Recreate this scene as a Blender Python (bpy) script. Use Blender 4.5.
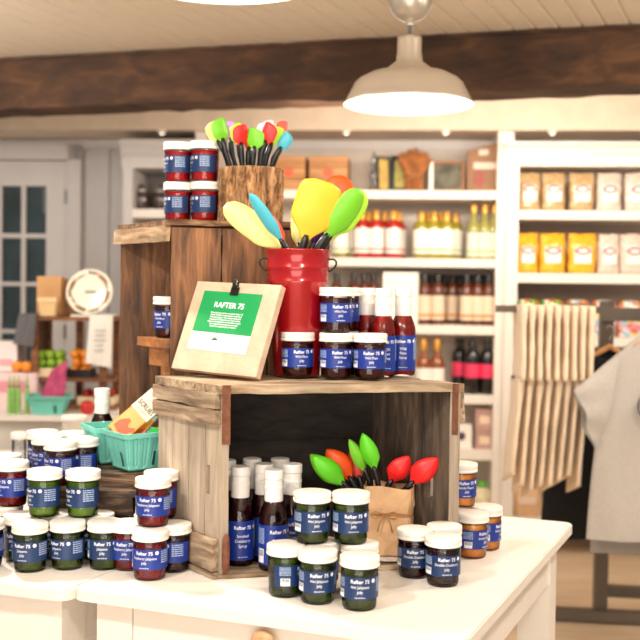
import bpy, bmesh, math, random
from mathutils import Vector, Matrix, noise
from math import sin, cos, pi, radians as R
random.seed(7)
for o in list(bpy.data.objects): bpy.data.objects.remove(o)
S = bpy.context.scene
COL = S.collection
# ---------------------------------------------------------------- camera
F_PX = 1050.0
EYE = Vector((0, 0, 1.355))
PITCH = math.atan(33/F_PX); ROLL = R(0.8)
_F = Vector((0, cos(PITCH), -sin(PITCH))); _R0 = Vector((1, 0, 0)); _U0 = Vector((0, sin(PITCH), cos(PITCH)))
_R = cos(ROLL)*_R0 + sin(ROLL)*_U0; _U = cos(ROLL)*_U0 - sin(ROLL)*_R0
cd = bpy.data.cameras.new('camera'); cam = bpy.data.objects.new('camera', cd); COL.objects.link(cam)
cam.matrix_world = Matrix(((_R.x, _U.x, -_F.x, EYE.x), (_R.y, _U.y, -_F.y, EYE.y), (_R.z, _U.z, -_F.z, EYE.z), (0, 0, 0, 1)))
cd.sensor_width = 36; cd.lens = F_PX/640*36
cd.dof.use_dof = True; cd.dof.focus_distance = 2.12; cd.dof.aperture_fstop = 3.9
cd.clip_start = .05
S.camera = cam
# ---------------------------------------------------------------- world, lights, exposure
w = bpy.data.worlds.new('world'); S.world = w; w.use_nodes = True
w.node_tree.nodes['Background'].inputs[0].default_value = (1.0, .93, .85, 1)
w.node_tree.nodes['Background'].inputs[1].default_value = 0.42
S.view_settings.view_transform = 'Standard'; S.view_settings.look = 'None'
S.view_settings.gamma = 1; S.view_settings.use_curve_mapping = False
S.view_settings.exposure = 0.06
def area(name, loc, target, size, power, color=(1, .9, .78), sy=None, spread=180):
    l = bpy.data.lights.new(name, 'AREA'); l.energy = power; l.color = color; l.size = size
    if sy: l.shape = 'RECTANGLE'; l.size_y = sy
    l.spread = R(spread)
    o = bpy.data.objects.new(name, l); COL.objects.link(o); o.location = loc
    d = Vector(target)-Vector(loc); o.rotation_euler = d.to_track_quat('-Z', 'Y').to_euler()
    return o
area('ceiling_spot_back_left', (-1.15, 3.0, 2.28), (-.1, 2.05, .9), .10, 15, (1, .92, .82), spread=120)
area('ceiling_spot_left', (-1.0, .9, 2.28), (-.1, 2.1, 1.0), .14, 11, (1, .94, .87), spread=130)
area('ceiling_spot_front', (.55, .35, 2.28), (.0, 2.1, 1.0), .25, 9.5, (1, .94, .87), spread=130)
area('ceiling_spot_right', (1.5, 2.4, 2.28), (.4, 2.5, .8), .15, 11, (1, .90, .78), spread=130)
area('shelf_wash', (.75, 4.35, 2.04), (.7, 5.7, 1.62), 1.8, 21, (1, .87, .73), sy=.12)
area('shelf_wash_right', (2.0, 3.2, 2.25), (1.5, 5.3, 1.2), .5, 18, (1, .86, .70))
area('corner_light', (-1.8, 3.4, 2.25), (-1.6, 5.0, 1.1), .6, 24, (1, .94, .89))
area('added_bounce_fill', (-.3, -1.5, .75), (.3, 3.0, 3.5), 2.6, 84, (1, .94, .85))  # unseen fill behind the camera, added to lift the ceiling like floor bounce

# ---------------------------------------------------------------- pixel-to-place helpers (known depths and heights)
def ray(px, py):
    return (_F + _R*((px-320)/F_PX) + _U*((320-py)/F_PX))
def at(px, py, Y):
    d = ray(px, py); return EYE + d*((Y-EYE.y)/d.y)
def onz(px, py, z):
    d = ray(px, py); return EYE + d*((z-EYE.z)/d.z)
# ---------------------------------------------------------------- object helpers
def link(o): COL.objects.link(o); return o
def tag(o, label, cat, group=None, kind=None):
    o['label'] = label
    if cat: o['category'] = cat
    if group: o['group'] = group
    if kind: o['kind'] = kind
    return o
def thing(name, label, cat, loc=(0, 0, 0), rz=0, group=None):
    o = bpy.data.objects.new(name, None); link(o); o.location = loc; o.rotation_euler = (0, 0, rz)
    o.empty_display_size = .02
    return tag(o, label, cat, group)
def kids(o): return [c for c in COL.objects if c.parent == o]
def dup(root, loc=None, rz=None, label=None, group=None):
    r = root.copy(); link(r)
    if loc is not None: r.location = loc
    if rz is not None: r.rotation_euler = (0, 0, rz)
    if label: r['label'] = label
    if group: r['group'] = group
    for ch in list(root.children):
        c = ch.copy(); link(c); c.parent = r
        for g in list(ch.children):
            d = g.copy(); link(d); d.parent = c
    return r
def T(x, y=None, z=None):
    return Matrix.Translation(Vector(x) if y is None else Vector((x, y, z)))
def RZ(a): return Matrix.Rotation(a, 4, 'Z')
def RX(a): return Matrix.Rotation(a, 4, 'X')
def RY(a): return Matrix.Rotation(a, 4, 'Y')
class MB:
    def __init__(s): s.v = []; s.f = []; s.m = []; s.sm = []
    def add(s, vs, fs, mi=0, smooth=False, M=None):
        n = len(s.v)
        s.v += [tuple(M @ Vector(p)) if M is not None else tuple(p) for p in vs]
        s.f += [tuple(i+n for i in f) for f in fs]; s.m += [mi]*len(fs); s.sm += [smooth]*len(fs)
        return s
    def box(s, c, d, M=None, mi=0, bev=0.0):
        x, y, z = [k/2 for k in d]; cx, cy, cz = c
        if bev <= 0:
            vs = [(cx+a*x, cy+b*y, cz+e*z) for e in (-1, 1) for b in (-1, 1) for a in (-1, 1)]
            fs = [(0, 2, 3, 1), (4, 5, 7, 6), (0, 1, 5, 4), (2, 6, 7, 3), (0, 4, 6, 2), (1, 3, 7, 5)]
            return s.add(vs, fs, mi, False, M)
        bm = bmesh.new(); bmesh.ops.create_cube(bm, size=1)
        for v in bm.verts: v.co = Vector((v.co.x*d[0]+cx, v.co.y*d[1]+cy, v.co.z*d[2]+cz))
        bmesh.ops.bevel(bm, geom=bm.edges[:], offset=bev, segments=2, affect='EDGES', profile=.5)
        bm.verts.index_update()
        s.add([v.co[:] for v in bm.verts], [[v.index for v in f.verts] for f in bm.faces], mi, False, M)
        bm.free(); return s
    def lathe(s, prof, n=32, M=None, mi=0, smooth=True, cap0=True, cap1=True):
        vs = []; fs = []
        for r, z in prof:
            for i in range(n): vs.append((r*cos(2*pi*i/n), r*sin(2*pi*i/n), z))
        for k in range(len(prof)-1):
            for i in range(n):
                j = (i+1) % n; fs.append((k*n+i, k*n+j, (k+1)*n+j, (k+1)*n+i))
        s.add(vs, fs, mi, smooth, M); 
        if cap0 and prof[0][0] > 1e-5: s.add([(prof[0][0]*cos(2*pi*i/n), prof[0][0]*sin(2*pi*i/n), prof[0][1]) for i in range(n)], [tuple(reversed(range(n)))], mi, False, M)
        if cap1 and prof[-1][0] > 1e-5: s.add([(prof[-1][0]*cos(2*pi*i/n), prof[-1][0]*sin(2*pi*i/n), prof[-1][1]) for i in range(n)], [tuple(range(n))], mi, False, M)
        return s
    def tube(s, pts, r, n=10, M=None, mi=0, cap=True, closed=False):
        pts = [Vector(p) for p in pts]; m = len(pts); vs = []; fs = []
        rs = r if isinstance(r, (list, tuple)) else [r]*m
        prev = None
        for k, p in enumerate(pts):
            if closed: t = pts[(k+1) % m]-pts[k-1]
            else: t = (pts[min(k+1, m-1)]-pts[max(k-1, 0)])
            t.normalize()
            if prev is None:
                a = Vector((0, 0, 1)) if abs(t.z) < .9 else Vector((1, 0, 0))
                u = t.cross(a).normalized()
            else: u = (prev - t*prev.dot(t)).normalized()
            prev = u; v = t.cross(u)
            for i in range(n):
                a = 2*pi*i/n; vs.append(p+u*(rs[k]*cos(a))+v*(rs[k]*sin(a)))
        for k in range(m if closed else m-1):
            for i in range(n):
                j = (i+1) % n; k2 = (k+1) % m; fs.append((k*n+i, k*n+j, k2*n+j, k2*n+i))
        if cap and not closed: fs += [tuple(reversed(range(n))), tuple(range((m-1)*n, m*n))]
        return s.add(vs, fs, mi, True, M)
    def prism(s, poly, z0, z1, M=None, mi=0):
        n = len(poly)
        vs = [(p[0], p[1], z0) for p in poly]+[(p[0], p[1], z1) for p in poly]
        fs = [tuple(reversed(range(n))), tuple(range(n, 2*n))]+[(i, (i+1) % n, n+(i+1) % n, n+i) for i in range(n)]
        return s.add(vs, fs, mi, False, M)
    def slab(s, o, a, b, c, na=1, nb=1, jit=0.0, seed=0, M=None, mi=0):
        """plank: corner o, edge vectors a (long), b (wide), c (thick), worn edges by jitter"""
        o, a, b, c = map(Vector, (o, a, b, c)); vs = []; fs = []
        idx = {}
        ah, bh, ch = a.normalized(), b.normalized(), c.normalized()
        for k in range(2):
            for j in range(nb+1):
                for i in range(na+1):
                    p = o+a*(i/na)+b*(j/nb)+c*k
                    if jit:
                        q = p*23+Vector((seed*7.1, seed*3.3, 0))
                        if j in (0, nb): p = p+bh*(noise.noise(q)*jit*1.2)
                        if i in (0, na): p = p+ah*(noise.noise(q+Vector((9, 0, 0)))*jit)
                        p = p+ch*(noise.noise(q*.7+Vector((0, 5, 0)))*jit*.6)
                    idx[(i, j, k)] = len(vs); vs.append(p)
        I = idx
        for j in range(nb):
            for i in range(na):
                fs.append((I[i, j, 0], I[i, j+1, 0], I[i+1, j+1, 0], I[i+1, j, 0]))
                fs.append((I[i, j, 1], I[i+1, j, 1], I[i+1, j+1, 1], I[i, j+1, 1]))
        for i in range(na):
            fs.append((I[i, 0, 0], I[i+1, 0, 0], I[i+1, 0, 1], I[i, 0, 1]))
            fs.append((I[i, nb, 0], I[i, nb, 1], I[i+1, nb, 1], I[i+1, nb, 0]))
        for j in range(nb):
            fs.append((I[0, j, 0], I[0, j, 1], I[0, j+1, 1], I[0, j+1, 0]))
            fs.append((I[na, j, 0], I[na, j+1, 0], I[na, j+1, 1], I[na, j, 1]))
        return s.add(vs, fs, mi, False, M)
    def mesh(s, name, mats):
        me = bpy.data.meshes.new(name); me.from_pydata([tuple(p) for p in s.v], [], s.f)
        for m in (mats if isinstance(mats, (list, tuple)) else [mats]): me.materials.append(m)
        me.polygons.foreach_set('material_index', s.m); me.polygons.foreach_set('use_smooth', s.sm)
        bm = bmesh.new(); bm.from_mesh(me)
        bmesh.ops.recalc_face_normals(bm, faces=bm.faces[:]); bm.to_mesh(me); bm.free()
        me.update(); return me
    def build(s, name, mats, parent=None):
        o = bpy.data.objects.new(name, s.mesh(name, mats)); link(o)
        if parent is not None: o.parent = parent
        return o
def struct(name, mb, mat, label=None):
    o = mb.build(name, mat); o['kind'] = 'structure'
    if label: o['label'] = label
    return o
def basis(o, x, y, z):
    return Matrix(((x[0], y[0], z[0], o[0]), (x[1], y[1], z[1], o[1]), (x[2], y[2], z[2], o[2]), (0, 0, 0, 1)))
# ---------------------------------------------------------------- materials
MATS = {}
def srgb(h):
    if isinstance(h, str):
        h = h.lstrip('#'); c = [int(h[i:i+2], 16)/255 for i in (0, 2, 4)]
    else: c = [k/255 for k in h]
    return tuple(((k+.055)/1.055)**2.4 if k > .04045 else k/12.92 for k in c)+(1,)
def base(name):
    m = bpy.data.materials.new(name); m.use_nodes = True; nt = m.node_tree
    return m, nt, nt.nodes['Principled BSDF']
def mat(name, col, rough=.5, metal=0, spec=.5, trans=0, coat=0, noise_amt=.06, nscale=12, bump=0, bscale=60, emit=0, sss=0, sheen=0):
    if name in MATS: return MATS[name]
    m, nt, b = base(name); c = srgb(col)
    N = nt.nodes; L = nt.links
    tc = N.new('ShaderNodeTexCoord'); nz = N.new('ShaderNodeTexNoise'); nz.inputs['Scale'].default_value = nscale; nz.inputs['Detail'].default_value = 4
    L.new(tc.outputs['Object'], nz.inputs['Vector'])
    rp = N.new('ShaderNodeValToRGB'); L.new(nz.outputs['Fac'], rp.inputs[0])
    rp.color_ramp.elements[0].position = .3; rp.color_ramp.elements[1].position = .7
    rp.color_ramp.elements[0].color = tuple(k*(1-noise_amt) for k in c[:3])+(1,)
    rp.color_ramp.elements[1].color = tuple(min(1, k*(1+noise_amt)) for k in c[:3])+(1,)
    L.new(rp.outputs[0], b.inputs['Base Color'])
    b.inputs['Roughness'].default_value = rough; b.inputs['Metallic'].default_value = metal
    b.inputs['Specular IOR Level'].default_value = spec; b.inputs['Transmission Weight'].default_value = trans
    b.inputs['Coat Weight'].default_value = coat; b.inputs['Coat Roughness'].default_value = .08
    if sheen: b.inputs['Sheen Weight'].default_value = sheen
    if sss:
        b.inputs['Subsurface Weight'].default_value = sss; b.inputs['Subsurface Radius'].default_value = (.02, .02, .02)
    if emit:
        b.inputs['Emission Color'].default_value = c; b.inputs['Emission Strength'].default_value = emit
    if bump:
        n2 = N.new('ShaderNodeTexNoise'); n2.inputs['Scale'].default_value = bscale; n2.inputs['Detail'].default_value = 5
        L.new(tc.outputs['Object'], n2.inputs['Vector'])
        bp = N.new('ShaderNodeBump'); bp.inputs['Strength'].default_value = bump; bp.inputs['Distance'].default_value = .004
        L.new(n2.outputs['Fac'], bp.inputs['Height']); L.new(bp.outputs[0], b.inputs['Normal'])
    MATS[name] = m; return m
def wood(name, dark, light, grain='X', scale=6, stretch=14, rough=.75, bump=.5, contrast=(.32, .68), mid=None, coat=0, rot=0, knots=True):
    if name in MATS: return MATS[name]
    m, nt, b = base(name); N = nt.nodes; L = nt.links
    tc = N.new('ShaderNodeTexCoord'); r0 = N.new('ShaderNodeMapping'); r0.inputs['Rotation'].default_value = (0, 0, -rot)
    mp = N.new('ShaderNodeMapping')
    sc = [stretch]*3; sc['XYZ'.index(grain)] = 1
    mp.inputs['Scale'].default_value = sc
    L.new(tc.outputs['Object'], r0.inputs['Vector']); L.new(r0.outputs[0], mp.inputs['Vector'])
    nz = N.new('ShaderNodeTexNoise'); nz.inputs['Scale'].default_value = scale; nz.inputs['Detail'].default_value = 8; nz.inputs['Roughness'].default_value = .62
    nz.inputs['Distortion'].default_value = .6
    L.new(mp.outputs[0], nz.inputs['Vector'])
    rp = N.new('ShaderNodeValToRGB'); e = rp.color_ramp.elements
    e[0].position, e[1].position = contrast; e[0].color = srgb(dark); e[1].color = srgb(light)
    if mid: k = e.new(sum(contrast)/2); k.color = srgb(mid)
    L.new(nz.outputs['Fac'], rp.inputs[0])
    # broad stains and knots
    n2 = N.new('ShaderNodeTexNoise'); n2.inputs['Scale'].default_value = scale*.8; n2.inputs['Detail'].default_value = 3
    m2 = N.new('ShaderNodeMapping'); s2 = [3]*3; s2['XYZ'.index(grain)] = 1; m2.inputs['Scale'].default_value = s2
    L.new(r0.outputs[0], m2.inputs['Vector']); L.new(m2.outputs[0], n2.inputs['Vector'])
    mr = N.new('ShaderNodeMapRange'); mr.inputs['From Min'].default_value = .35; mr.inputs['From Max'].default_value = .7
    mr.inputs['To Min'].default_value = .62 if knots else .9; mr.inputs['To Max'].default_value = 1.12 if knots else 1.03
    L.new(n2.outputs['Fac'], mr.inputs['Value'])
    mx = N.new('ShaderNodeVectorMath'); mx.operation = 'SCALE'; L.new(rp.outputs[0], mx.inputs[0]); L.new(mr.outputs[0], mx.inputs['Scale'])
    L.new(mx.outputs[0], b.inputs['Base Color'])
    b.inputs['Roughness'].default_value = rough; b.inputs['Coat Weight'].default_value = coat; b.inputs['Coat Roughness'].default_value = .2
    bp = N.new('ShaderNodeBump'); bp.inputs['Strength'].default_value = bump; bp.inputs['Distance'].default_value = .003
    L.new(nz.outputs['Fac'], bp.inputs['Height']); L.new(bp.outputs[0], b.inputs['Normal'])
    MATS[name] = m; return m
def clear(name, tint=(1, 1, 1), refl=.5, rough=.03):
    """thin clear glass or film: lets light pass, reflects more at grazing angles"""
    if name in MATS: return MATS[name]
    m = bpy.data.materials.new(name); m.use_nodes = True; nt = m.node_tree; N = nt.nodes; L = nt.links; N.clear()
    out = N.new('ShaderNodeOutputMaterial'); mix = N.new('ShaderNodeMixShader'); tr = N.new('ShaderNodeBsdfTransparent'); gl = N.new('ShaderNodeBsdfGlossy')
    tr.inputs[0].default_value = tuple(tint)+(1,); gl.inputs['Roughness'].default_value = rough
    lw = N.new('ShaderNodeFresnel'); lw.inputs['IOR'].default_value = 1.45
    tc = N.new('ShaderNodeTexCoord'); nz = N.new('ShaderNodeTexNoise'); nz.inputs['Scale'].default_value = 30
    bp = N.new('ShaderNodeBump'); bp.inputs['Strength'].default_value = .04; L.new(tc.outputs['Object'], nz.inputs['Vector']); L.new(nz.outputs['Fac'], bp.inputs['Height']); L.new(bp.outputs[0], gl.inputs['Normal'])
    mu = N.new('ShaderNodeMath'); mu.operation = 'MULTIPLY'; mu.inputs[1].default_value = refl*2; L.new(lw.outputs[0], mu.inputs[0])
    L.new(mu.outputs[0], mix.inputs[0]); L.new(tr.outputs[0], mix.inputs[1]); L.new(gl.outputs[0], mix.inputs[2]); L.new(mix.outputs[0], out.inputs[0])
    MATS[name] = m; return m
def jelly(name, dark, light, trans=.35, sss=.3):
    if name in MATS: return MATS[name]
    m, nt, b = base(name); N = nt.nodes; L = nt.links
    tc = N.new('ShaderNodeTexCoord'); nz = N.new('ShaderNodeTexNoise'); nz.inputs['Scale'].default_value = 26; nz.inputs['Detail'].default_value = 6
    L.new(tc.outputs['Object'], nz.inputs['Vector']); rp = N.new('ShaderNodeValToRGB'); e = rp.color_ramp.elements
    e[0].position, e[1].position = .35, .68; e[0].color = srgb(dark); e[1].color = srgb(light)
    L.new(nz.outputs['Fac'], rp.inputs[0]); L.new(rp.outputs[0], b.inputs['Base Color'])
    b.inputs['Roughness'].default_value = .12; b.inputs['Transmission Weight'].default_value = trans; b.inputs['IOR'].default_value = 1.36
    b.inputs['Subsurface Weight'].default_value = sss; b.inputs['Subsurface Radius'].default_value = (.03, .03, .03); b.inputs['Subsurface Scale'].default_value = .5
    MATS[name] = m; return m
M_white = mat('painted white wood', (240, 232, 222), .38, noise_amt=.02, bump=.05, bscale=25)
M_cab = mat('cabinet white paint', (236, 228, 218), .5, noise_amt=.02)
M_wall = mat('grey white wall paint', (204, 198, 194), .6, noise_amt=.02)
M_lid = mat('white lid', (246, 240, 232), .35, noise_amt=.015)
M_cap = mat('white shrink cap', (238, 233, 228), .3, noise_amt=.02)
M_blue = mat('blue label', (22, 50, 140), .4, noise_amt=.08)
M_navy = mat('navy label', (20, 50, 96), .4, noise_amt=.12)
M_ink = mat('white print', (238, 240, 246), .6, noise_amt=.0)
M_fine = mat('pale fine print', (170, 190, 224), .6, noise_amt=.0)
M_black = mat('black rubber', (16, 15, 15), .35, noise_amt=.1)
M_glass = clear('jar glass', refl=.55)

# ================================================================= THE ROOM
# wall frame: the back wall is turned a little, its right end nearer
WA = R(-5); WO = Vector((0, 5.80, 0)); MW = T(WO) @ RZ(WA); MWI = MW.inverted()
def wl(px, py, t=-.32):
    """point on the plane t metres in front of the back wall, in wall coordinates"""
    e = MWI @ EYE; d = MWI.to_3x3() @ ray(px, py); k = (t-e.y)/d.y
    return e+d*k
floor_m = wood('pale plank floor', (214, 186, 154), (230, 206, 178), 'X', 2, 7, .5, .05, rot=0, knots=False)
mb = MB(); mb.slab((-4, -.6, -.05), (8, 0, 0), (0, 7.4, 0), (0, 0, .05)); struct('floor', mb, floor_m)
# ceiling: beadboard, real grooves
M_ceil = mat('cream beadboard paint', (240, 228, 208), .6, noise_amt=.02)
mb = MB(); CZ = .5*(at(0, 55, 4.68).z+at(640, 27, 3.93).z); ca = R(-23)
Mc = T(0, 3, 0) @ RZ(ca)
for i in range(-52, 53):
    x = i*.085
    mb.add([(x+.007, -6, CZ), (x+.078, -6, CZ), (x+.078, 6, CZ), (x+.007, 6, CZ), (x, -6, CZ+.010), (x+.085, -6, CZ+.010), (x+.085, 6, CZ+.010), (x, 6, CZ+.010)],
           [(0, 1, 2, 3), (0, 3, 7, 4), (1, 5, 6, 2)], 0, False, Mc)
mb.box((0, 0, CZ+.031), (8.95, 12, .04), Mc)
struct('ceiling', mb, M_ceil)
# hewn beam
bl, br = at(-40, 117.5, 4.75), at(700, 98, 3.75)
zt = CZ; BZ = .5*(at(0, 116.5, 4.68).z+at(640, 100.5, 3.93).z)+.046
d0 = at(-60, 100, 4.78); 
bw = R(-16)
beam_m = wood('dark hewn beam wood', (50, 30, 17), (122, 82, 46), 'X', 2.2, 6, .75, .8, (.3, .74), mid=(82, 52, 29))
ax = Vector((cos(bw), sin(bw), 0)); ay = Vector((-sin(bw), cos(bw), 0))
mb = MB(); O = Vector((0, 4.27, 0))-ax*3.2
mb.slab(O+Vector((0, 0, BZ)), ax*6.4, Vector((0, 0, zt-BZ-.012)), ay*.22, 90, 5, .008, 3)
mb.slab(O-ay*.012+Vector((0, 0, zt-.016)), ax*6.4, Vector((0, 0, .012)), ay*.24, 120, 1, .006, 5)
Mb = T(O) @ RZ(bw)
ob = mb.build('beam', beam_m); ob['kind'] = 'structure'; ob.name = 'trim_1'; ob['label'] = 'dark hewn timber beam under the ceiling'
# wall with panels
mb = MB()
mb.slab((-3.3, 0, 0), (6.6, 0, 0), (0, .1, 0), (0, 0, CZ), M=MW)
struct('wall_back', mb, M_wall)
# soffit above the cabinets
pz0 = wl(320, 130, -.385).z
mb = MB(); mb.box((0, -.1925, (pz0+CZ-.001)/2), (6.6, .385, CZ-.001-pz0), MW)
struct('trim_2', mb, mat('warm soffit paint', (214, 196, 176), .55), 'cream soffit strip above the shelves')
for k, px in enumerate((161, 346, 446, 553)):
    p = wl(px, 126, -.385); q = MW @ Vector((p.x, -.365, pz0))
    o = thing('puck_light', ['small white puck light under the soffit above the left cabinet', 'small white puck light under the soffit, left of the hanging lamp', 'small white puck light under the soffit, right under the lamp rim', 'small white puck light under the soffit above the snack bag shelves'][k], 'light', q, 0, 'puck lights under the soffit')
    MB().lathe([(.022, 0), (.024, -.003), (.019, -.013), (.011, -.018)], 20).build('housing', M_white, o)
    MB().lathe([(.010, -.0182), (.010, -.020)], 16).build('lens', mat('lit lens', (255, 244, 220), .3, emit=3), o)
# ---- main shelving (between px 236 and 505), shelves fronts at t=-.32
T0 = -.32
def wbox(mb, px0, px1, y0, y1, t0, t1, M=MW):
    """box whose front face (t0) spans these places; t1 is its back"""
    a = wl(px0, (y0+y1)/2, t0); b = wl(px1, (y0+y1)/2, t0); c = wl((px0+px1)/2, y0, t0); d = wl((px0+px1)/2, y1, t0)
    mb.slab((a.x, t0, d.z), (b.x-a.x, 0, 0), (0, t1-t0, 0), (0, 0, c.z-d.z), M=M); return (a.x, b.x, d.z, c.z)
unit = thing('shelving_unit', 'tall white built-in shelving unit of bottles behind the crates', 'shelves', MW @ Vector((0, -.1, 0)))
def local(o, parent):  # keep world place under a parent
    o.parent = parent; bpy.context.view_layer.update(); o.matrix_parent_inverse = Matrix.Identity(4); o.location = -Vector(parent.location)
    return o
zs = []
def shelf_row(y0, y1, px0, px1, parent):
    mb = MB(); r = wbox(mb, px0, px1, y0, y1, T0, -.012); o = local(mb.build('shelf', M_cab), parent); return r[3]
sh = [shelf_row(y0, y1, 205, 497, unit) for y0, y1 in ((190, 198.5), (257.5, 266), (323.5, 332.5), (392, 401), (446.5, 456.5), (506, 516))]
zA, zB, zC, zD, zE, zF = sh
mb = MB()
a = wl(495, 300, T0).x; b_ = wl(511, 300, T0).x
mb.slab((a, T0-.012, .06), (b_-a, 0, 0), (0, -T0-.0, 0), (0, 0, pz0-.06), M=MW)
local(mb.build('upright', M_cab), unit)
mb = MB(); a2 = wl(205, 300, T0).x
mb.slab((a2-.06, T0, .06), (.06, 0, 0), (0, -T0-.012, 0), (0, 0, pz0-.06), M=MW); local(mb.build('upright', M_cab), unit)
mb = MB(); mb.slab((a2, -.012, .06), (a-a2, 0, 0), (0, .011, 0), (0, 0, pz0-.06), M=MW)
for i in range(12):
    x = a2+(a-a2)*(i+.5)/12
    mb.slab((x, -.016, zA), (.005, 0, 0), (0, .004, 0), (0, 0, pz0-zA), M=MW)
local(mb.build('back_panel', mat('warm grey back panel', (205, 192, 178), .55), unit), unit)
mb = MB(); mb.slab((a2, T0+.01, 0), (a-a2, 0, 0), (0, .2, 0), (0, 0, .10), M=MW); local(mb.build('plinth', M_cab), unit)
# ---- right unit with crown
runit = thing('shelving_unit', 'white built-in shelving unit with crown moulding holding the snack bags', 'shelves', MW @ Vector((1.5, -.1, 0)))
T1 = -.36
xr0 = wl(505, 300, T1).x; xi = wl(517, 300, T1).x; xend = 2.35
zc0 = wl(560, 166, T1).z; zc1 = wl(560, 144, T1-.05).z
mb = MB(); prof = [(0, 0), (.0, .05), (-.012, .06), (-.02, .085), (-.045, .105), (-.05, .115), (-.05, zc1-zc0), (.3, zc1-zc0), (.3, 0)]
n = len(prof); vs = []; 
for x in (xr0-.02, xend): vs += [(x, T1+p[0], zc0+p[1]) for p in prof]
mb.add(vs, [tuple(range(n)), tuple(range(n, 2*n))]+[(i, (i+1) % n, n+(i+1) % n, n+i) for i in range(n)], 0, False, MW)
local(mb.build('crown', M_cab), runit)
mb = MB(); mb.slab((xr0, T1, 0), (xi-xr0, 0, 0), (0, .35, 0), (0, 0, zc0), M=MW); local(mb.build('upright', M_cab), runit)
mb = MB(); mb.slab((xend-.05, T1, 0), (.05, 0, 0), (0, .35, 0), (0, 0, zc0), M=MW); local(mb.build('upright', M_cab), runit)
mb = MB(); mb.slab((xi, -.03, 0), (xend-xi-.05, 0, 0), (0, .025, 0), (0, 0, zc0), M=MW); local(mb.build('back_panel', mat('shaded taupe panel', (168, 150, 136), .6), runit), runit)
def rshelf(y0, y1):
    c = wl(575, y0, T1).z; d = wl(575, y1, T1).z
    mb = MB(); mb.slab((xi, T1, d), (xend-xi-.05, 0, 0), (0, -T1-.03, 0), (0, 0, c-d), M=MW); local(mb.build('shelf', M_cab), runit); return c
r1, r2, r3, r4, r5 = [rshelf(*q) for q in ((210.5, 219.5), (273.5, 283), (337, 346), (410, 419), (519, 529))]
# ---- left glass-jar cabinet, wall trims and door
lunit = thing('wall_cabinet', 'white wall cabinet with crown moulding beside the glazed door', 'cabinet', MW @ Vector((-1.1, -.1, 1)))
xl0, xl1 = wl(123, 200, T0).x, a2-.062; xo = wl(132.5, 190, T0).x
zo1, zo0 = wl(150, 168, T0).z, wl(150, 209, T0).z
mb = MB(); mb.slab((xl0, T0, 0), (xo-xl0, 0, 0), (0, .31, 0), (0, 0, zo1), M=MW); local(mb.build('upright', M_wall), lunit)
mb = MB(); prof2 = [(0, 0), (0, .06), (-.012, .068), (-.035, .105), (-.045, .115), (-.045, .145), (.3, .145), (.3, 0)]; n = len(prof2); vs = []
for x in (xl0-.01, xl1): vs += [(x, T0+p[0], zo1+p[1]) for p in prof2]
mb.add(vs, [tuple(range(n)), tuple(range(n, 2*n))]+[(i, (i+1) % n, n+(i+1) % n, n+i) for i in range(n)], 0, False, MW)
local(mb.build('crown', M_wall), lunit)
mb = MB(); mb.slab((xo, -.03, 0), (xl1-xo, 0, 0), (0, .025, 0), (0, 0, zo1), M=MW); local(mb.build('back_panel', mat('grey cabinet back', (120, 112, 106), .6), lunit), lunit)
for z1 in (zo0, zo0-.36, zo0-.72):
    mb = MB(); mb.slab((xo, T0, z1-.045), (xl1-xo, 0, 0), (0, .3, 0), (0, 0, .045), M=MW); local(mb.build('shelf', M_cab), lunit)
zL = zo0
# door
TD = -.06
dx1 = wl(67, 260, TD).x; dx0 = dx1-.86; dz1 = wl(30, 161, TD).z
px_ = [wl(-28, 260, TD).x, wl(-3, 260, TD).x, wl(1.2, 260, TD).x, wl(20.8, 260, TD).x, wl(25, 260, TD).x, wl(45.8, 260, TD).x]
pz_ = [wl(22, q, TD).z for q in (186, 233.5, 238, 282, 286, 329.5, 333.5, 377, 381, 425)]
door = thing('door_1', 'grey white glazed door with small panes', None, MW @ Vector((dx0, TD, 0))); door['kind'] = 'structure'; del_ = door.get('category')
gx0, gx1 = px_[0], px_[5]; gz1, gz0 = pz_[0], pz_[9]
mb = MB()
mb.slab((dx0, TD, 0), (gx0-dx0, 0, 0), (0, .04, 0), (0, 0, dz1), M=MW)
mb.slab((gx1, TD, 0), (dx1-gx1, 0, 0), (0, .04, 0), (0, 0, dz1), M=MW)
mb.slab((gx0, TD, gz1), (gx1-gx0, 0, 0), (0, .04, 0), (0, 0, dz1-gz1), M=MW)
mb.slab((gx0, TD, 0), (gx1-gx0, 0, 0), (0, .04, 0), (0, 0, gz0), M=MW)
local(mb.build('door_frame', M_wall), door)
mb = MB()
for a_, b2 in ((px_[1], px_[2]), (px_[3], px_[4])): mb.slab((a_, TD+.004, gz0), (b2-a_, 0, 0), (0, .03, 0), (0, 0, gz1-gz0), M=MW)
for i in (1, 3, 5, 7): mb.slab((gx0, TD+.003, pz_[i+1]), (gx1-gx0, 0, 0), (0, .032, 0), (0, 0, pz_[i]-pz_[i+1]), M=MW)
local(mb.build('glazing_bar', M_wall), door)
mb = MB(); mb.slab((gx0, TD+.015, gz0), (gx1-gx0, 0, 0), (0, .004, 0), (0, 0, gz1-gz0), M=MW); local(mb.build('pane', clear('window glass', (.75, .82, .84), .6), door), door)
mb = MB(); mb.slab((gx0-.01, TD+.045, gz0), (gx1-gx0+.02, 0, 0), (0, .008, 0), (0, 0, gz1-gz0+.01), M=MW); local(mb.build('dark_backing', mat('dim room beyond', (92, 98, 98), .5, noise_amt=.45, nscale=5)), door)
mb = MB(); p = wl(66.5, 197, TD); mb.box((p.x, TD-.008, p.z), (.012, .014, .075), MW); mb.box((p.x, TD-.008, p.z-.75), (.012, .014, .075), MW); local(mb.build('hinge', mat('dull steel', (120, 118, 116), .4, .8)), door)
mb = MB()
mb.slab((dx1+.004, TD-.015, 0), (.075, 0, 0), (0, .07, 0), (0, 0, dz1+.09), M=MW)
mb.slab((dx0-.08, TD-.015, dz1+.006), (.86+.16, 0, 0), (0, .07, 0), (0, 0, .085), M=MW)
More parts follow.
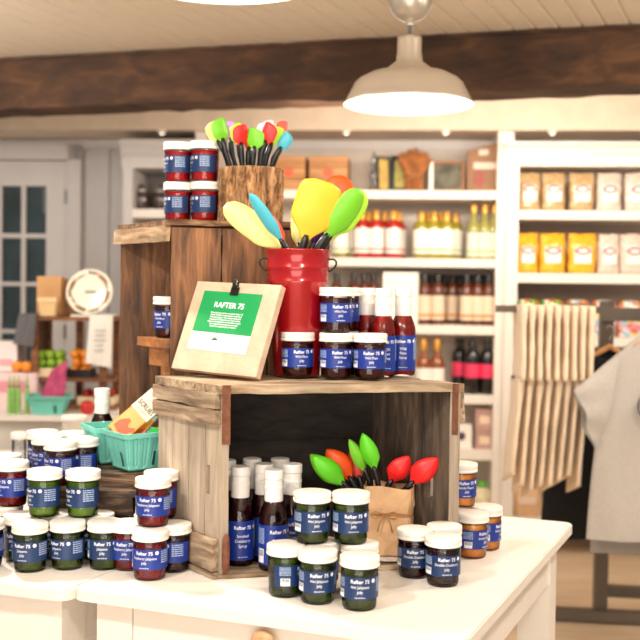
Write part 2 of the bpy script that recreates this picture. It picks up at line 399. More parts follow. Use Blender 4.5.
struct('trim_3', mb, M_wall, 'door casing')
mb = MB()
for px in (43, 100, 107, 140, 290, 395): 
    x = wl(px, 150, -.02).x; mb.slab((x, -.016, 1.75), (.012, 0, 0), (0, .012, 0), (0, 0, .4), M=MW)
x = wl(100, 150, -.02).x; mb.slab((x, -.02, 0), (.05, 0, 0), (0, .016, 0), (0, 0, pz0), M=MW)
mb.slab((-3.2, -.03, pz0-.055), (6.4, 0, 0), (0, .026, 0), (0, 0, .05), M=MW)
struct('trim_4', mb, M_wall, 'flat battens on the wall')
mb = MB()
for k in range(9):
    x = wl(520+k*22, 135, -.02).x; mb.slab((x, -.012, zc1-.1), (.006, 0, 0), (0, .01, 0), (0, 0, .5), M=MW)
struct('trim_5', mb, M_cab, 'board joints on the wall over the snack shelves')

# ================================================================= PENDANT LAMPS
M_lamp = mat('brushed pale nickel enamel', (206, 194, 178), .32, .55, noise_amt=.02)
M_glow = mat('white enamel lit inside', (255, 250, 240), .4, emit=1.6)
def lamp(loc, label):
    t = thing('pendant_lamp', label, 'lamp', loc, 0, None)
    Rr = .198
    outer = [(Rr, 0), (Rr+.001, .004), (Rr-.006, .012), (Rr-.018, .035), (Rr-.033, .064), (Rr-.046, .076), (Rr-.078, .093), (.085, .102), (.070, .106), (.064, .113), (.050, .124), (.040, .132), (.039, .150), (.037, .156), (.037, .196), (.036, .205), (.02, .21)]
    MB().lathe(outer, 64, cap0=False).build('lamp_shade', M_lamp, t)
    inner = [(Rr-.001, .001), (Rr-.008, .012), (Rr-.02, .034), (Rr-.04, .064), (Rr-.08, .078), (.07, .095), (.0, .1)]
    MB().lathe(inner, 64, cap0=False).build('reflector', M_glow, t)
    MB().lathe([(0, .02), (.02, .024), (.032, .04), (.03, .06), (.018, .085), (.018, .1)], 24).build('bulb', mat('lit bulb', (255, 246, 228), .3, emit=8), t)
    MB().tube([(0, 0, .21), (0, 0, .30)], .006, 10).build('cord', mat('grey cord', (110, 110, 112), .5), t)
    MB().lathe([(.012, .240), (.014, .255), (.034, .262), (.052, .275), (.061, .30), (.063, .34), (.063, CZ-loc[2]+.0)], 40).build('canopy', M_lamp, t)
    MB().tube([(0.066*cos(a), .0, .318-.070*sin(a)) for a in [pi*i/16 for i in range(17)]], .003, 8).build('bail', M_lamp, t)
    l = bpy.data.lights.new('lamp_light', 'POINT'); l.energy = 2.2; l.color = (1, .88, .7); l.shadow_soft_size = .04
    o = bpy.data.objects.new('lamp_light', l); link(o); o.parent = t; o.location = (0, 0, -.02)
    return t
p = at(408.5, 104.5, 3.22)
lamp((p.x, p.y, p.z-.002), 'large round metal pendant lamp hanging in front of the beam, its inside glowing white')
LZ = p.z
lamp((-.186, 1.915, LZ), 'pendant lamp cut by the top edge of the picture, only its bright rim showing')

# ================================================================= TABLES
TZ = .765
def rounded(poly, r=.02, n=5):
    out = []; m = len(poly)
    for i in range(m):
        p0, p1, p2 = poly[i-1], poly[i], poly[(i+1) % m]
        a = (p0-p1).normalized(); b = (p2-p1).normalized()
        for k in range(n+1):
            t = k/n; q = p1 + a*(r*(1-t)**2) + b*(r*t**2); out.append(q)
    return out
def table(name, NL, NR, FR, FL, label, knob_at=None, leg_w=.078, inset=.035, shelf=False):
    t = thing(name, label, 'table', (NL.x, NL.y, 0))
    o0 = Vector((NL.x, NL.y)); P = [Vector((q.x, q.y))-o0 for q in (NL, NR, FR, FL)]
    mb = MB(); poly = rounded(P, .03)
    mb.prism(poly, TZ-.024, TZ-.003)
    c = sum(P, Vector((0, 0)))/4
    mb.prism([q+(c-q).normalized()*.004 for q in poly], TZ-.003, TZ)
    mb.build('tabletop', M_white, t)
    u = (P[1]-P[0]).normalized(); v = (P[3]-P[0]).normalized()
    cs = [P[0]+u*inset+v*inset, P[1]-u*inset+v*inset, P[2]-u*inset-v*inset, P[3]+u*inset-v*inset]
    sg = [(1, 1), (-1, 1), (-1, -1), (1, -1)]
    for q, (a, b) in zip(cs, sg):
        lw = leg_w
        MB().prism([q, q+u*a*lw, q+u*a*lw+v*b*lw, q+v*b*lw], 0, TZ-.0245).build('leg', M_white, t)
    def apron(p, q, nrm, nm='apron'):
        MB().prism([p, q, q+nrm*.02, p+nrm*.02], TZ-.135, TZ-.0245).build(nm, M_white, t)
    lw = leg_w+.0015
    apron(cs[0]+u*lw+v*.004, cs[1]-u*lw+v*.004, v)
    apron(cs[1]+v*lw-u*.004, cs[2]-v*lw-u*.004, -u)
    apron(cs[3]+u*lw-v*.004, cs[2]-u*lw-v*.004, -v)
    apron(cs[0]+v*lw+u*.004, cs[3]-v*lw+u*.004, u)
    if shelf:
        MB().prism([cs[0]+u*.1+v*.1, cs[1]-u*.1+v*.1, cs[2]-u*.1-v*.1, cs[3]+u*.1-v*.1], .30, .32).build('shelf', M_white, t)
    if knob_at is not None:
        k = Vector((knob_at.x, knob_at.y))-o0; s_ = (k-cs[0]).dot(u); q = cs[0]+u*s_+v*.004
        Mk = basis((q.x, q.y, knob_at.z), (u.x, u.y, 0), (0, 0, 1), (-v.x, -v.y, 0))
        MB().lathe([(.010, 0), (.010, .008), (.021, .016), (.0245, .024), (.022, .031), (.012, .0345), (.0, .035)], 28, Mk).build('knob', wood('pale turned wood', (196, 150, 104), (226, 188, 146), 'X', 20, 4, .4, .1, knots=False), t)
        w_ = .30; c0 = cs[0]+u*(s_-w_)+v*.004
        mb = MB()
        for z0, z1 in ((TZ-.122, TZ-.118),): mb.prism([c0, c0+u*2*w_, c0+u*2*w_-v*.0012, c0-v*.0012], z0, z1)
        mb.build('drawer_line', mat('drawer joint', (150, 132, 116), .7), t)
    return t, u, v, cs
NL, NR, FR = onz(71, 587.5, TZ), onz(467, 640.5, TZ), onz(574, 522.5, TZ)
FL = NL+(FR-NR)
kn = onz(265, 636, TZ-.075)
front_table, tu, tv, tcs = table('display_table', NL, NR, FR, FL, 'white painted table in front carrying the grey wooden crate', knob_at=at(270, 638, NL.y-.10), shelf=True)
NR2 = onz(68.5, 590, TZ); NL2 = NR2-Vector((tu.x, tu.y, 0))*1.0; 
NL2 = NR2+ (onz(-40, 577.5, TZ)-NR2).normalized()*.9
FR2 = NR2+(FL-NL)*.86; FL2 = NL2+(FL-NL)*.86
# keep a finger's gap between both tables
gapv = Vector((-.004, 0, 0)); NR2 += gapv; FR2 += gapv
table('display_table', NL2, NR2, FR2, FL2, 'white painted table at the left edge under the green and red jelly jars', leg_w=.078)

# ================================================================= JARS
def text_verts(txt, size, bold=0.0, align='CENTER', spacing=1.0, line=1.0, xs=1.0):
    cu = bpy.data.curves.new('t', 'FONT'); cu.body = txt; cu.size = size; cu.align_x = align; cu.align_y = 'CENTER'
    cu.offset = bold; cu.space_character = spacing; cu.space_line = line; cu.resolution_u = 2
    o = bpy.data.objects.new('t', cu); link(o)
    dg = bpy.context.evaluated_depsgraph_get(); me = bpy.data.meshes.new_from_object(o.evaluated_get(dg))
    vs = [(v.co.x*xs, v.co.y) for v in me.vertices]; fs = [tuple(p.vertices) for p in me.polygons]
    bpy.data.objects.remove(o); bpy.data.curves.remove(cu); bpy.data.meshes.remove(me)
    return vs, fs
def wrap(vs, r, a0=0, zc=0):
    """flat (x, y) print bent round a vertical cylinder; angle 0 faces -Y, positive to the viewer's right"""
    out = []
    for x, y in vs:
        a = a0+x/r; out.append((r*sin(a), -r*cos(a), zc+y))
    return out
def patch(mb, r, a0, a1, z0, z1, n=None, mi=0):
    n = n or max(1, int(abs(a1-a0)/.12)); vs = []; fs = []
    for i in range(n+1):
        a = a0+(a1-a0)*i/n; vs += [(r*sin(a), -r*cos(a), z0), (r*sin(a), -r*cos(a), z1)]
    for i in range(n): fs.append((2*i, 2*i+2, 2*i+3, 2*i+1))
    mb.add(vs, fs, mi, True)
def label_set(parent, r, z0, z1, lines, blue, jar=True):
    """blue wrap label with its print, fine print and barcode, as parts of a jar or bottle"""
    H = z1-z0; rr = r+.0005
    mb = MB(); vs = []; patch(mb, rr, -R(112), R(118), z0, z1, 34)
    lab = mb.build('label', blue, parent)
    mb = MB(); rt = rr+.0004
    if jar:
        vs, fs = text_verts('Rafter 75', H*.235, .00022, xs=1.0); mb.add(wrap(vs, rt, R(-6), z0+H*.80), fs)
        emb = [(r*0.115*cos(k*pi/8), r*.115*sin(k*pi/8)) for k in range(16)]
        mb.add(wrap(emb, rt, R(37), z0+H*.83), [tuple(range(16))])
        for i, l in enumerate(lines):
            vs, fs = text_verts(l, H*.185, .00006, xs=.88); mb.add(wrap(vs, rt, R(-6), z0+H*(.56-.22*i)), fs)
        vs, fs = text_verts('net wt 8 oz', H*.085, .0001, xs=1.2); mb.add(wrap(vs, rt, R(-6), z0+H*.10), fs)
    else:
        vs, fs = text_verts('Rafter 75', H*.125, .00025, xs=1.0); mb.add(wrap(vs, rt, R(0), z0+H*.83), fs)
        emb = [(r*0.12*cos(k*pi/8), r*.12*sin(k*pi/8)) for k in range(16)]
        mb.add(wrap(emb, rt, R(52), z0+H*.84), [tuple(range(16))])
        for i, l in enumerate(lines):
            vs, fs = text_verts(l, H*.11, .00006, xs=.9); mb.add(wrap(vs, rt, R(0), z0+H*(.62-.125*i)), fs)
        vs, fs = text_verts('net wt 12 oz', H*.04, .0001, xs=1.2); mb.add(wrap(vs, rt, R(0), z0+H*.09), fs)
    mb.build('lettering', M_ink, lab)
    n = 6 if jar else 14   # fine print: rows of small words
    rnd = random.Random(5)
    for (b0, b1, f0, f1) in ((52, 92, .30, .93), (-94, -58, .52, .92)):
        mb = MB()
        for i in range(n):
            z = z0+H*(f0+(f1-f0)*(i+.5)/n); a = b0
            while a < b1:
                w_ = rnd.uniform(4, 11); patch(mb, rt, R(a), R(min(b1, a+w_)), z-H*(f1-f0)/n*.26, z+H*(f1-f0)/n*.26, 1); a += w_+1.6
        mb.build('fine_print', M_fine, lab)
    mb = MB(); patch(mb, rt+.0001, -R(90), -R(60), z0+H*.05, z0+H*.40, 4)
    for k, (a_, w_) in enumerate(((-87, 1.6), (-84, .9), (-82, 2.2), (-78, 1), (-76, 1.2), (-73, 2.4), (-69, .9), (-67, 1.8), (-64, 1.2))): patch(mb, rt+.0002, R(a_), R(a_+w_), z0+H*.22, z0+H*.38, 1, 1)
    bc = mb.build('barcode', [M_ink, M_black], lab)
    return lab
JS = 1.03
JH = .0945*JS
def make_jar(blue, jel, lines, label):
    t = thing('jelly_jar', label, 'jar')
    # glass
    MB().lathe([(.027, .0), (.0295, .0015), (.0308, .006), (.0312, .012), (.0322, .040), (.0332, .066), (.0334, .074), (.0325, .079)], 40, cap1=False).build('glass_jar', M_glass, t)
    MB().lathe([(.026, .0035), (.0285, .005), (.0298, .009), (.0301, .014), (.0310, .040), (.0319, .064), (.0322, .0715), (.030, .0722)], 36).build('jelly', jel, t)
    prof = [(.0352, .0765), (.0362, .0775), (.0364, .0800), (.0352, .0815), (.0350, .0830), (.0358, .0838), (.0358, .0925), (.0352, .0940), (.0340, .0945), (.0, .0942)]
    lid = MB().lathe(prof, 40).build('lid', M_lid, t)
    # label follows the straight part of the glass
    label_set(t, .0334, .022, .062, lines, blue)
    return t
J_green = jelly('green pepper jelly', (26, 40, 6), (92, 118, 14))
J_lime = jelly('bright green jelly', (58, 100, 10), (128, 170, 26), .2, .4)
J_red = jelly('red raspberry jelly', (128, 8, 16), (182, 22, 24))
J_plum = jelly('plum jelly', (58, 12, 8), (98, 26, 16))
J_dark = jelly('dark cranberry jelly', (38, 8, 12), (72, 16, 22))
J_amber = jelly('amber jelly', (236, 138, 40), (252, 180, 84), .12, .5)
J_bright = jelly('bright red jelly', (176, 10, 20), (206, 28, 28))
protos = {}
def jar_kind(k):
    spec = {'hot': (M_navy, J_green, ('Hot Jalapeno', 'Jelly')), 'jal': (M_navy, J_green, ('Jalapeno', 'Jelly')),
            'jalb': (M_navy, J_lime, ('Jalapeno', 'Jelly')),
            'hotb': (M_navy, J_green, ('Hot Jalapeno', 'Jelly')),
            'rasp': (M_blue, J_red, ('Raspberry Jalapeno', 'Jelly')), 'plum': (M_blue, J_plum, ('Wild Plum', 'Jelly')),
            'cran': (M_navy, J_dark, ('Double Cranberry', 'Jelly')), 'amber': (M_blue, J_amber, ('Smoky Pepper', 'Jelly')),
            'redt': (M_navy, J_bright, ('Raspberry', 'Jelly')), 'redd': (M_blue, J_dark, ('Double Cranberry', 'Jelly'))}
    return spec[k]
def jar(kind, px, Y, z, rot, label, group, py=None):
    """jar standing at that place: px gives the sideways direction at depth Y"""
    x = at(px, 287, Y).x
    # correct for the camera's roll at this height
    if Y > 100: f = onz(px, Y-100+.8, z+.0012); Y = f.y+.029*JS
    yy = 287+(1.355-z-.05)/Y*F_PX; x = at(px, yy, Y).x
    ang = math.atan2(x, Y)
    rz = -ang + R(rot)
    loc = (x, Y, z)
    if kind not in protos:
        b, j, l = jar_kind(kind); protos[kind] = make_jar(b, j, l, label)
        t = protos[kind]; t.location = loc; t.rotation_euler = (0, 0, rz); t.scale = (JS, JS, JS); t['group'] = group; return t
    return dup(protos[kind], loc, rz, label, group)
Z2 = TZ+JH+.0003
EPS = .0004
def yof(px, py, z): return onz(px, py+.8, z+.0012).y+.029*JS
g = 'hot jalapeno jelly jars in front of the crate'
YK = yof(350, 544, Z2)
jar('hot', 359.5, yof(359, 610.5, TZ), TZ, 8, 'dark green hot jalapeno jelly jar nearest the table edge, alone in front of the stack', g)
jar('hot', 317.6, yof(317.6, 604, TZ), TZ, 12, 'dark green jelly jar on the table, middle of the front row beside the nearest one', g)
jar('hot', 285.5, yof(285.5, 597, TZ), TZ, 75, 'dark green jelly jar on the table, label turned right, left end of the stack', g)
jar('hot', 359.5, YK, TZ, 5, 'jelly jar on the table half hidden behind the nearest green jar', g)
jar('hot', 320.5, YK+.010, TZ, 5, 'jelly jar on the table mostly hidden under the left upper green jar', g)
jar('hot', 312.2, YK, Z2, 22, 'green jelly jar stacked on top, left of the two upper ones before the crate', g)
jar('hot', 350.8, YK, Z2, 16, 'green jelly jar stacked on top, right of the two upper ones before the crate', g)
g = 'double cranberry jelly jars on the table'
y = yof(443, 586.4, TZ)
jar('cran', 443, y, TZ, 20, 'dark red jelly jar in front of the trio right of the paper bag', g)
jar('cran', 414.5, yof(415, 579.6, TZ)+.012, TZ, 10, 'dark red jelly jar at the left of the trio, beside the paper bag', g)
jar('cran', 444, y+.096, TZ, 15, 'dark red jelly jar at the back of the trio, only its lid showing', g)
g = 'amber jelly jars by the crate corner'
y = yof(472, 558, TZ)
jar('amber', 472, y, TZ, 62, 'amber jelly jar standing on the table in front of the other amber ones', g)
jar('amber', 486, y+.072, TZ, 75, 'amber jelly jar on the table behind, nearest the far table corner', g)
jar('amber', 453, y+.078, TZ, 30, 'amber jelly jar on the table hidden under the upper amber jar', g)
jar('amber', 461, y+.072, Z2, 30, 'amber jelly jar stacked on top beside the crate post', g)
g = 'raspberry jalapeno jelly jars left of the crate'
y3 = yof(150, 580, TZ)
jar('rasp', 150, y3, TZ, -14, 'red raspberry jelly jar standing lowest in front, left of the grey crate', g)
jar('rasp', 128.5, y3+.070, TZ, -8, 'red jelly jar on the table, left behind the lowest front raspberry jar', g)
jar('redd', 173.5, y3+.060, TZ, -58, 'dark red jelly jar on the table touching the grey crate side', g)
jar('rasp', 151, y3+.142, TZ, -20, 'red jelly jar hidden at the back of the raspberry stack', g)
y1 = yof(153, 526.3, Z2)
jar('rasp', 153, y1, Z2, -14, 'red raspberry jelly jar stacked on top, front one left of the crate', g)
jar('rasp', 161, y1+.076, Z2, -50, 'red raspberry jelly jar stacked on top, behind the other upper one', g)
g = 'jalapeno jelly jars on the left table'
yl = yof(30, 572, TZ); y2 = yof(67.5, 569.5, TZ)
jar('jal', 30, yl, TZ, -22, 'dark green jelly jar on the left table, leftmost of the three in front', g)
jar('jal', 67.5, y2, TZ, -34, 'dark green jelly jar on the left table, middle of the three in front', g)
jar('jal', 105, y2+.004, TZ, -4, 'dark green jelly jar on the left table, rightmost of three by the table gap', g)
jar('jal', 21, yl+.082, TZ, -20, 'green jelly jar behind the leftmost front one on the left table', g)
jar('jal', 58.5, y2+.080, TZ, -20, 'green jelly jar hidden behind the middle front one on the left table', g)
jar('jal', 97, y2+.078, TZ, -20, 'green jelly jar behind the rightmost front one of the left table', g)
yg = yof(45, 516.5, Z2)
jar('jalb', 44.5, yg, Z2, -52, 'bright green jelly jar stacked on top, left one with a dark blue label', g)
jar('jalb', 83, yg, Z2, -52, 'bright green jelly jar stacked on top, right one with a dark blue label', g)
g = 'dark red jelly jars at the left edge'
yh = yof(12, 506, Z2)
jar('redd', -14, yl+.02, TZ, -20, 'dark red jelly jar on the left table cut by the picture edge, bottom level', g)
jar('redd', 6, yh, TZ, -20, 'dark red jelly jar on the left table under the upper left red one', g)
jar('redd', 0, yh+.10, TZ, -20, 'dark red jelly jar at the back of the left table, bottom level', g)
jar('rasp', 12, yh, Z2, -46, 'red jelly jar with bright blue label stacked at the left edge', g)
jar('rasp', 5, yh+.09, Z2, -46, 'red jelly jar stacked at the left edge, behind the other upper one', g)

# ================================================================= LOW DARK CRATE ON THE LEFT (platform)
PZ = .905
plat_m = wood('dark stained slats', (52, 36, 25), (168, 130, 94), 'X', 5, 12, .6, .5, mid=(66, 45, 30), rot=R(3))
plat = thing('low_wooden_crate', 'low dark slatted wooden crate turned over, holding the tall brown crate', 'crate', (-.40, 2.28, TZ))
pa = R(-1.5); pu = Vector((cos(pa), sin(pa), 0)); pv = Vector((-sin(pa), cos(pa), 0))
p0 = Vector((-.238, 0.0, 0))
W_, D_ = .520, .52
mb = MB()
for i, w0 in enumerate((.243, .425, .655, .655, .655, .655)):
    mb.slab(p0+pv*(i*.088)+Vector((0, 0, PZ-TZ-.014)), pu*w0, pv*.079, (0, 0, .014), 26, 2, .0025, i)
mb.build('slat', plat_m, plat)
mb = MB(); mb.slab(p0+pu*.01+pv*.004+Vector((0, 0, .085)), pu*.225, (0, 0, .040), pv*.012, 20, 1, .002, 8)
mb.slab(p0+pu*.01+pv*.004+Vector((0, 0, .0)), pu*.225, (0, 0, .045), pv*.012, 20, 1, .002, 9); mb.build('front_board', plat_m, plat)
mb = MB(); mb.slab(p0+pu*.01+pv*(D_-.02), pu*.635, (0, 0, PZ-TZ-.0145), pv*.012); mb.build('back_board', plat_m, plat)
for s_, f_ in ((0, .018), (.20, .018), (.615, .190)):
    mb = MB(); mb.slab(p0+pu*(s_+.008)+pv*f_, pv*(D_-.022-f_), (0, 0, PZ-TZ-.0145), pu*.016, 10, 1, .001, 12); mb.build('side_board', plat_m, plat)
g = 'plum jelly jars on the low dark crate'
NJ = [(60.5, 2.345, -50, 'dark red jelly jar on the low crate, nearest of the group behind the green ones'), (83, 2.40, -60, 'dark red jelly jar on the low crate, rightmost beside the teal baskets'),
      (47.5, 2.425, -40, 'dark red jelly jar on the low crate, second from the left behind the nearest'), (42.5, 2.505, -40, 'dark red jelly jar on the low crate, at the far left back corner'), (73, 2.488, -50, 'dark red jelly jar on the low crate, hidden at the back right of its group')]
for px, Y, r_, l_ in NJ: jar('plum', px, Y, PZ, r_, l_, g)

# ================================================================= TALL BROWN CRATE
def crate_mats():
    return (wood('weathered brown planks', (66, 42, 25), (158, 108, 68), 'Z', 6, 9, .7, .8, mid=(116, 76, 46)),
            wood('worn crate top edge', (96, 66, 42), (196, 164, 126), 'X', 8, 8, .8, .8, mid=(150, 116, 82)))
Mbrown, Mtop = crate_mats()
C2A = Vector((at(170.5, 300, 2.375).x, 2.375, PZ)); e1 = Vector((cos(R(12)), sin(R(12)), 0)); e2 = Vector((cos(R(124)), sin(R(124)), 0))
L1, L2, H2_ = .345, .285, .600
tall = thing('tall_wooden_crate', 'tall dark brown wooden crate standing on end with an inner ledge', 'crate', C2A)
def planks(mb, o, a, b, c, n, gap=.003, jit=.0015, seed=0, na=14):
    b = Vector(b); L = b.length; bh = b.normalized()
    rnd = random.Random(seed); ws = [rnd.uniform(.8, 1.2) for _ in range(n)]; s_ = sum(ws); x = 0
    for i, w_ in enumerate(ws):
        wd = L*w_/s_; off = Vector(c).normalized()*rnd.uniform(-.0015, .0015)
        mb.slab(Vector(o)+bh*(x+gap/2)+off, a, bh*(wd-gap), c, na, 2, jit, seed+i); x += wd
    return mb
up = Vector((0, 0, 1)); n1 = Vector((e1.y, -e1.x, 0))
ez = Vector((0, 0, 0))
mb = MB(); planks(mb, ez+up*.0, up*(H2_-.02), e1*L1, -n1*.016, 3, .003, .002, 4); mb.build('front_panel', Mbrown, tall)
n2 = e1.cross(up) # not used
mb = MB(); planks(mb, e2*L2, up*(H2_-.02), e1*L1, n1*.016, 3, .0005, .001, 9); mb.build('back_panel', Mbrown, tall)
nn = Vector((-e2.y, e2.x, 0))*-1.0
mb = MB(); planks(mb, e1*(L1-.016)+e2*.020, up*(H2_-.02), e2*(L2-.022), e1*.014, 3, .0005, .0, 14); mb.build('end_panel', Mbrown, tall)
mb = MB(); mb.slab(n1*.006-e1*.008+up*(H2_-.015), e1*(L1+.016), e2*(.10), up*.013, 50, 3, .0045, 2)
mb.slab(-e1*.006+e2*.103+up*(H2_-.017), e1*(L1+.014), e2*(L2-.095), up*.014, 50, 3, .004, 3); mb.build('top_board', wood('dark worn top edge', (70, 44, 26), (172, 132, 92), 'X', 9, 8, .8, .8, mid=(112, 76, 46)), tall)
mb = MB(); mb.slab(e2*.006-e1*.014+up*(H2_-.052), e2*(L2-.004), e1*.014, up*.036, 24, 2, .0045, 31); mb.build('top_rail', wood('pale worn rail', (112, 80, 52), (206, 176, 140), 'X', 6, 8, .8, .7, mid=(168, 136, 102), rot=R(124)), tall)
mb = MB(); mb.slab(e1*.004+e2*.02+up*.0, e1*(L1-.03), e2*(L2-.05), up*.014); mb.build('base_board', Mbrown, tall)
# inner ledge of warmer wood
Mledge = wood('orange pine ledge', (140, 82, 38), (190, 124, 68), 'X', 7, 9, .5, .3)
lz = at(155, 338.5, 2.45).z-PZ
mb = MB(); mb.slab(e2*.035+e1*.002+up*(lz-.020), e1*.12, e2*.150, up*.020, 6, 4, .001, 5)
ledge = mb.build('ledge', Mledge, tall)
mb = MB(); mb.slab(e2*.055+e1*.012+up*(lz-.064), e2*.085, e1*.010, up*.043); mb.slab(e2*.055+e1*.012+up*.015, e2*.02, e1*.016, up*(lz-.08)); mb.build('bracket', Mledge, tall)
q = C2A+e2*.128+e1*.052
jar('plum', 160, 1.0, 0, 0, 'dark amber jelly jar standing on the ledge inside the tall brown crate', 'jars inside the tall crate')
jt = [o for o in COL.objects if o.get('label') == 'dark amber jelly jar standing on the ledge inside the tall brown crate'][0]
jt.location = (q.x, q.y, PZ+lz+EPS); jt.rotation_euler = (0, 0, R(-25))
C2Z = PZ+H2_+.003
g = 'bright red jelly jars on top of the tall crate'
for i, (px, Y, z, r_, l_) in enumerate([(178.5, 2.590, C2Z, -78, 'bright red jelly jar lowest left on the tall brown crate'), (205.0, 2.565, C2Z, -72, 'bright red jelly jar lowest right on the tall brown crate, touching the bark log'),
     (178.5, 2.590, C2Z+JH+EPS, -66, 'bright red jelly jar stacked upper left on the tall brown crate'), (205.0, 2.565, C2Z+JH+EPS, -74, 'bright red jelly jar stacked upper right on the tall brown crate')]):
    jar('redt', px, Y, z, r_, l_, g)

# ================================================================= GREY CRATE IN FRONT
Mgrey = wood('weathered grey planks', (126, 106, 88), (216, 198, 176), 'Z', 4, 9, .85, .6, mid=(188, 168, 146), contrast=(.2, .7))
Mgreyx = wood('weathered grey battens', (96, 74, 54), (204, 180, 150), 'Y', 6, 10, .85, .9, mid=(156, 130, 104), contrast=(.25, .66), rot=R(40))
Mgreytop = wood('worn pale top boards', (110, 84, 58), (212, 190, 160), 'X', 5, 9, .8, .7, mid=(168, 142, 112), rot=R(14))
Mside = wood('dark inner crate side', (50, 40, 32), (128, 108, 88), 'Z', 4, 8, .85, .6, mid=(84, 68, 55))  # inner right panel in a darker tone than the outer planks
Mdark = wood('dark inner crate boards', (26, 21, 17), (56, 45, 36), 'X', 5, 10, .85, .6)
Mrust = mat('rusty iron', (120, 74, 52), .75, .3, noise_amt=.35, nscale=60, bump=.5, bscale=200)
gx = Vector((cos(R(14)), sin(R(14)), 0)); gy = Vector((cos(R(128)), sin(R(128)), 0)); gout = Vector((-sin(R(38)), -cos(R(38)), 0)) # outward normal of left side
gout = Vector((gy.x*0-gy.y, gy.x, 0)).normalized(); 
if gout.dot(gx) > 0: gout = -gout
C1A = onz(221, 579, TZ+.001); GW, GD, GH = .503, .262, .390
crate = thing('wooden_crate', 'weathered grey open wooden crate on its side holding syrup bottles', 'crate', C1A)
fn = Vector((gx.y, -gx.x, 0))
# floor
mb = MB(); mb.slab(-gx*.004, gx*GW, gy*GD, up*.007, 30, 6, .0012, 1); mb.build('bottom_board', Mgreytop, crate)
FLZ = TZ+.001+.008
def panel_with_slot(mb, o, a_up, along, thick, z0, z1, s0, s1, n):
    """vertical planks, the one with a hand slot built round the slot"""
    L = along.length; ah = along.normalized(); w_ = L/n
    for i in range(n):
        x0, x1 = i*w_+.0012, (i+1)*w_-.0012
        if x0 < (s0+s1)/2 < x1:
            mb.slab(o+ah*x0, up*z0, ah*(x1-x0), thick, 6, 1, .001, 50+i)
            mb.slab(o+ah*x0+up*z0, up*(z1-z0), ah*(s0-x0), thick, 4, 1, 0)
            mb.slab(o+ah*s1+up*z0, up*(z1-z0), ah*(x1-s1), thick, 4, 1, 0)
            mb.slab(o+ah*x0+up*z1, up*(a_up-z1), ah*(x1-x0), thick, 6, 1, .001, 60+i)
        else: mb.slab(o+ah*x0, up*a_up, ah*(x1-x0), thick, 14, 2, .0012, 40+i)
PH = GH-.026
mb = MB(); panel_with_slot(mb, up*.008, PH, gy*(GD-.002), -gout*.016, .155, .215, .046, .060, 4); mb.build('side_panel', Mgrey, crate)
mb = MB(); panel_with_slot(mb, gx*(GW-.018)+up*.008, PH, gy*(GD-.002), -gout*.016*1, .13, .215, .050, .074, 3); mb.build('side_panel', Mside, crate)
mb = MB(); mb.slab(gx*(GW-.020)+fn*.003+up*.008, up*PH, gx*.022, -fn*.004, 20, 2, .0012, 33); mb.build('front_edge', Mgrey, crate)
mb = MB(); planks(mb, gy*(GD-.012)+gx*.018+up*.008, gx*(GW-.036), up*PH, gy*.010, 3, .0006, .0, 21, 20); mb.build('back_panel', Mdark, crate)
mb = MB()
mb.slab(-gx*.002-gy*.004+gout*.010+up*(GH-.017), gx*(GW+.016), gy*(GD*.47), up*.017, 46, 4, .0035, 71)
mb.slab(-gx*.002+gout*.010+gy*(GD*.475)+up*(GH-.017), gx*(GW+.014), gy*(GD*.5), up*.017, 46, 4, .0030, 75)
mb.build('top_board', Mgreytop, crate)
for k, (z0, h, n0, n1_) in enumerate(((GH-.048, .030, 0, 1), (GH-.082, .031, 0, 1))):
    mb = MB(); mb.slab(gout*.001+gy*.006+up*z0, gy*(GD-.008), up*h, gout*.014, 26, 2, .0028, 81+k); mb.build('batten', Mgreyx, crate)
mb = MB(); mb.slab(gout*.001+gy*.010+up*.016, gy*(.125), up*.062, gout*.014, 14, 2, .0025, 91); mb.build('batten', Mgreyx, crate)
mb = MB(); mb.slab(gout*.001+gy*.004+up*.0, gy*(.14), up*.012, gout*.014, 14, 1, .002, 94); mb.build('batten', Mgreyx, crate)
# right outer batten end and straps
mb = MB(); mb.slab(gx*(GW+.001)-gout*.0+gy*.0+up*(GH-.085), gy*.24, up*.068, gx*.012, 16, 3, .004, 97); mb.build('batten', Mgreyx, crate)
def strap(o, w, hgt, tip, d):
    mb = MB(); mb.slab(o, d*w, up*hgt, fn*.0018, 2, 8, .0008, 5); return mb.build('metal_strap', Mrust, crate)
strap(-gx*.003+fn*.0075+up*(GH-.118), .017, .119, 0, gx)
mb = MB(); mb.tube([fn*.008+gx*.008+up*z for z in (.012, .03, .06, .085, .092)], [.006, .0075, .008, .007, .003], 10); mb.build('metal_strap', Mrust, crate)
strap(gx*(GW-.018)+fn*.0075+up*(GH-.108), .013, .108, 0, gx)
CT = TZ+.001+GH+.0036   # top surface of the crate
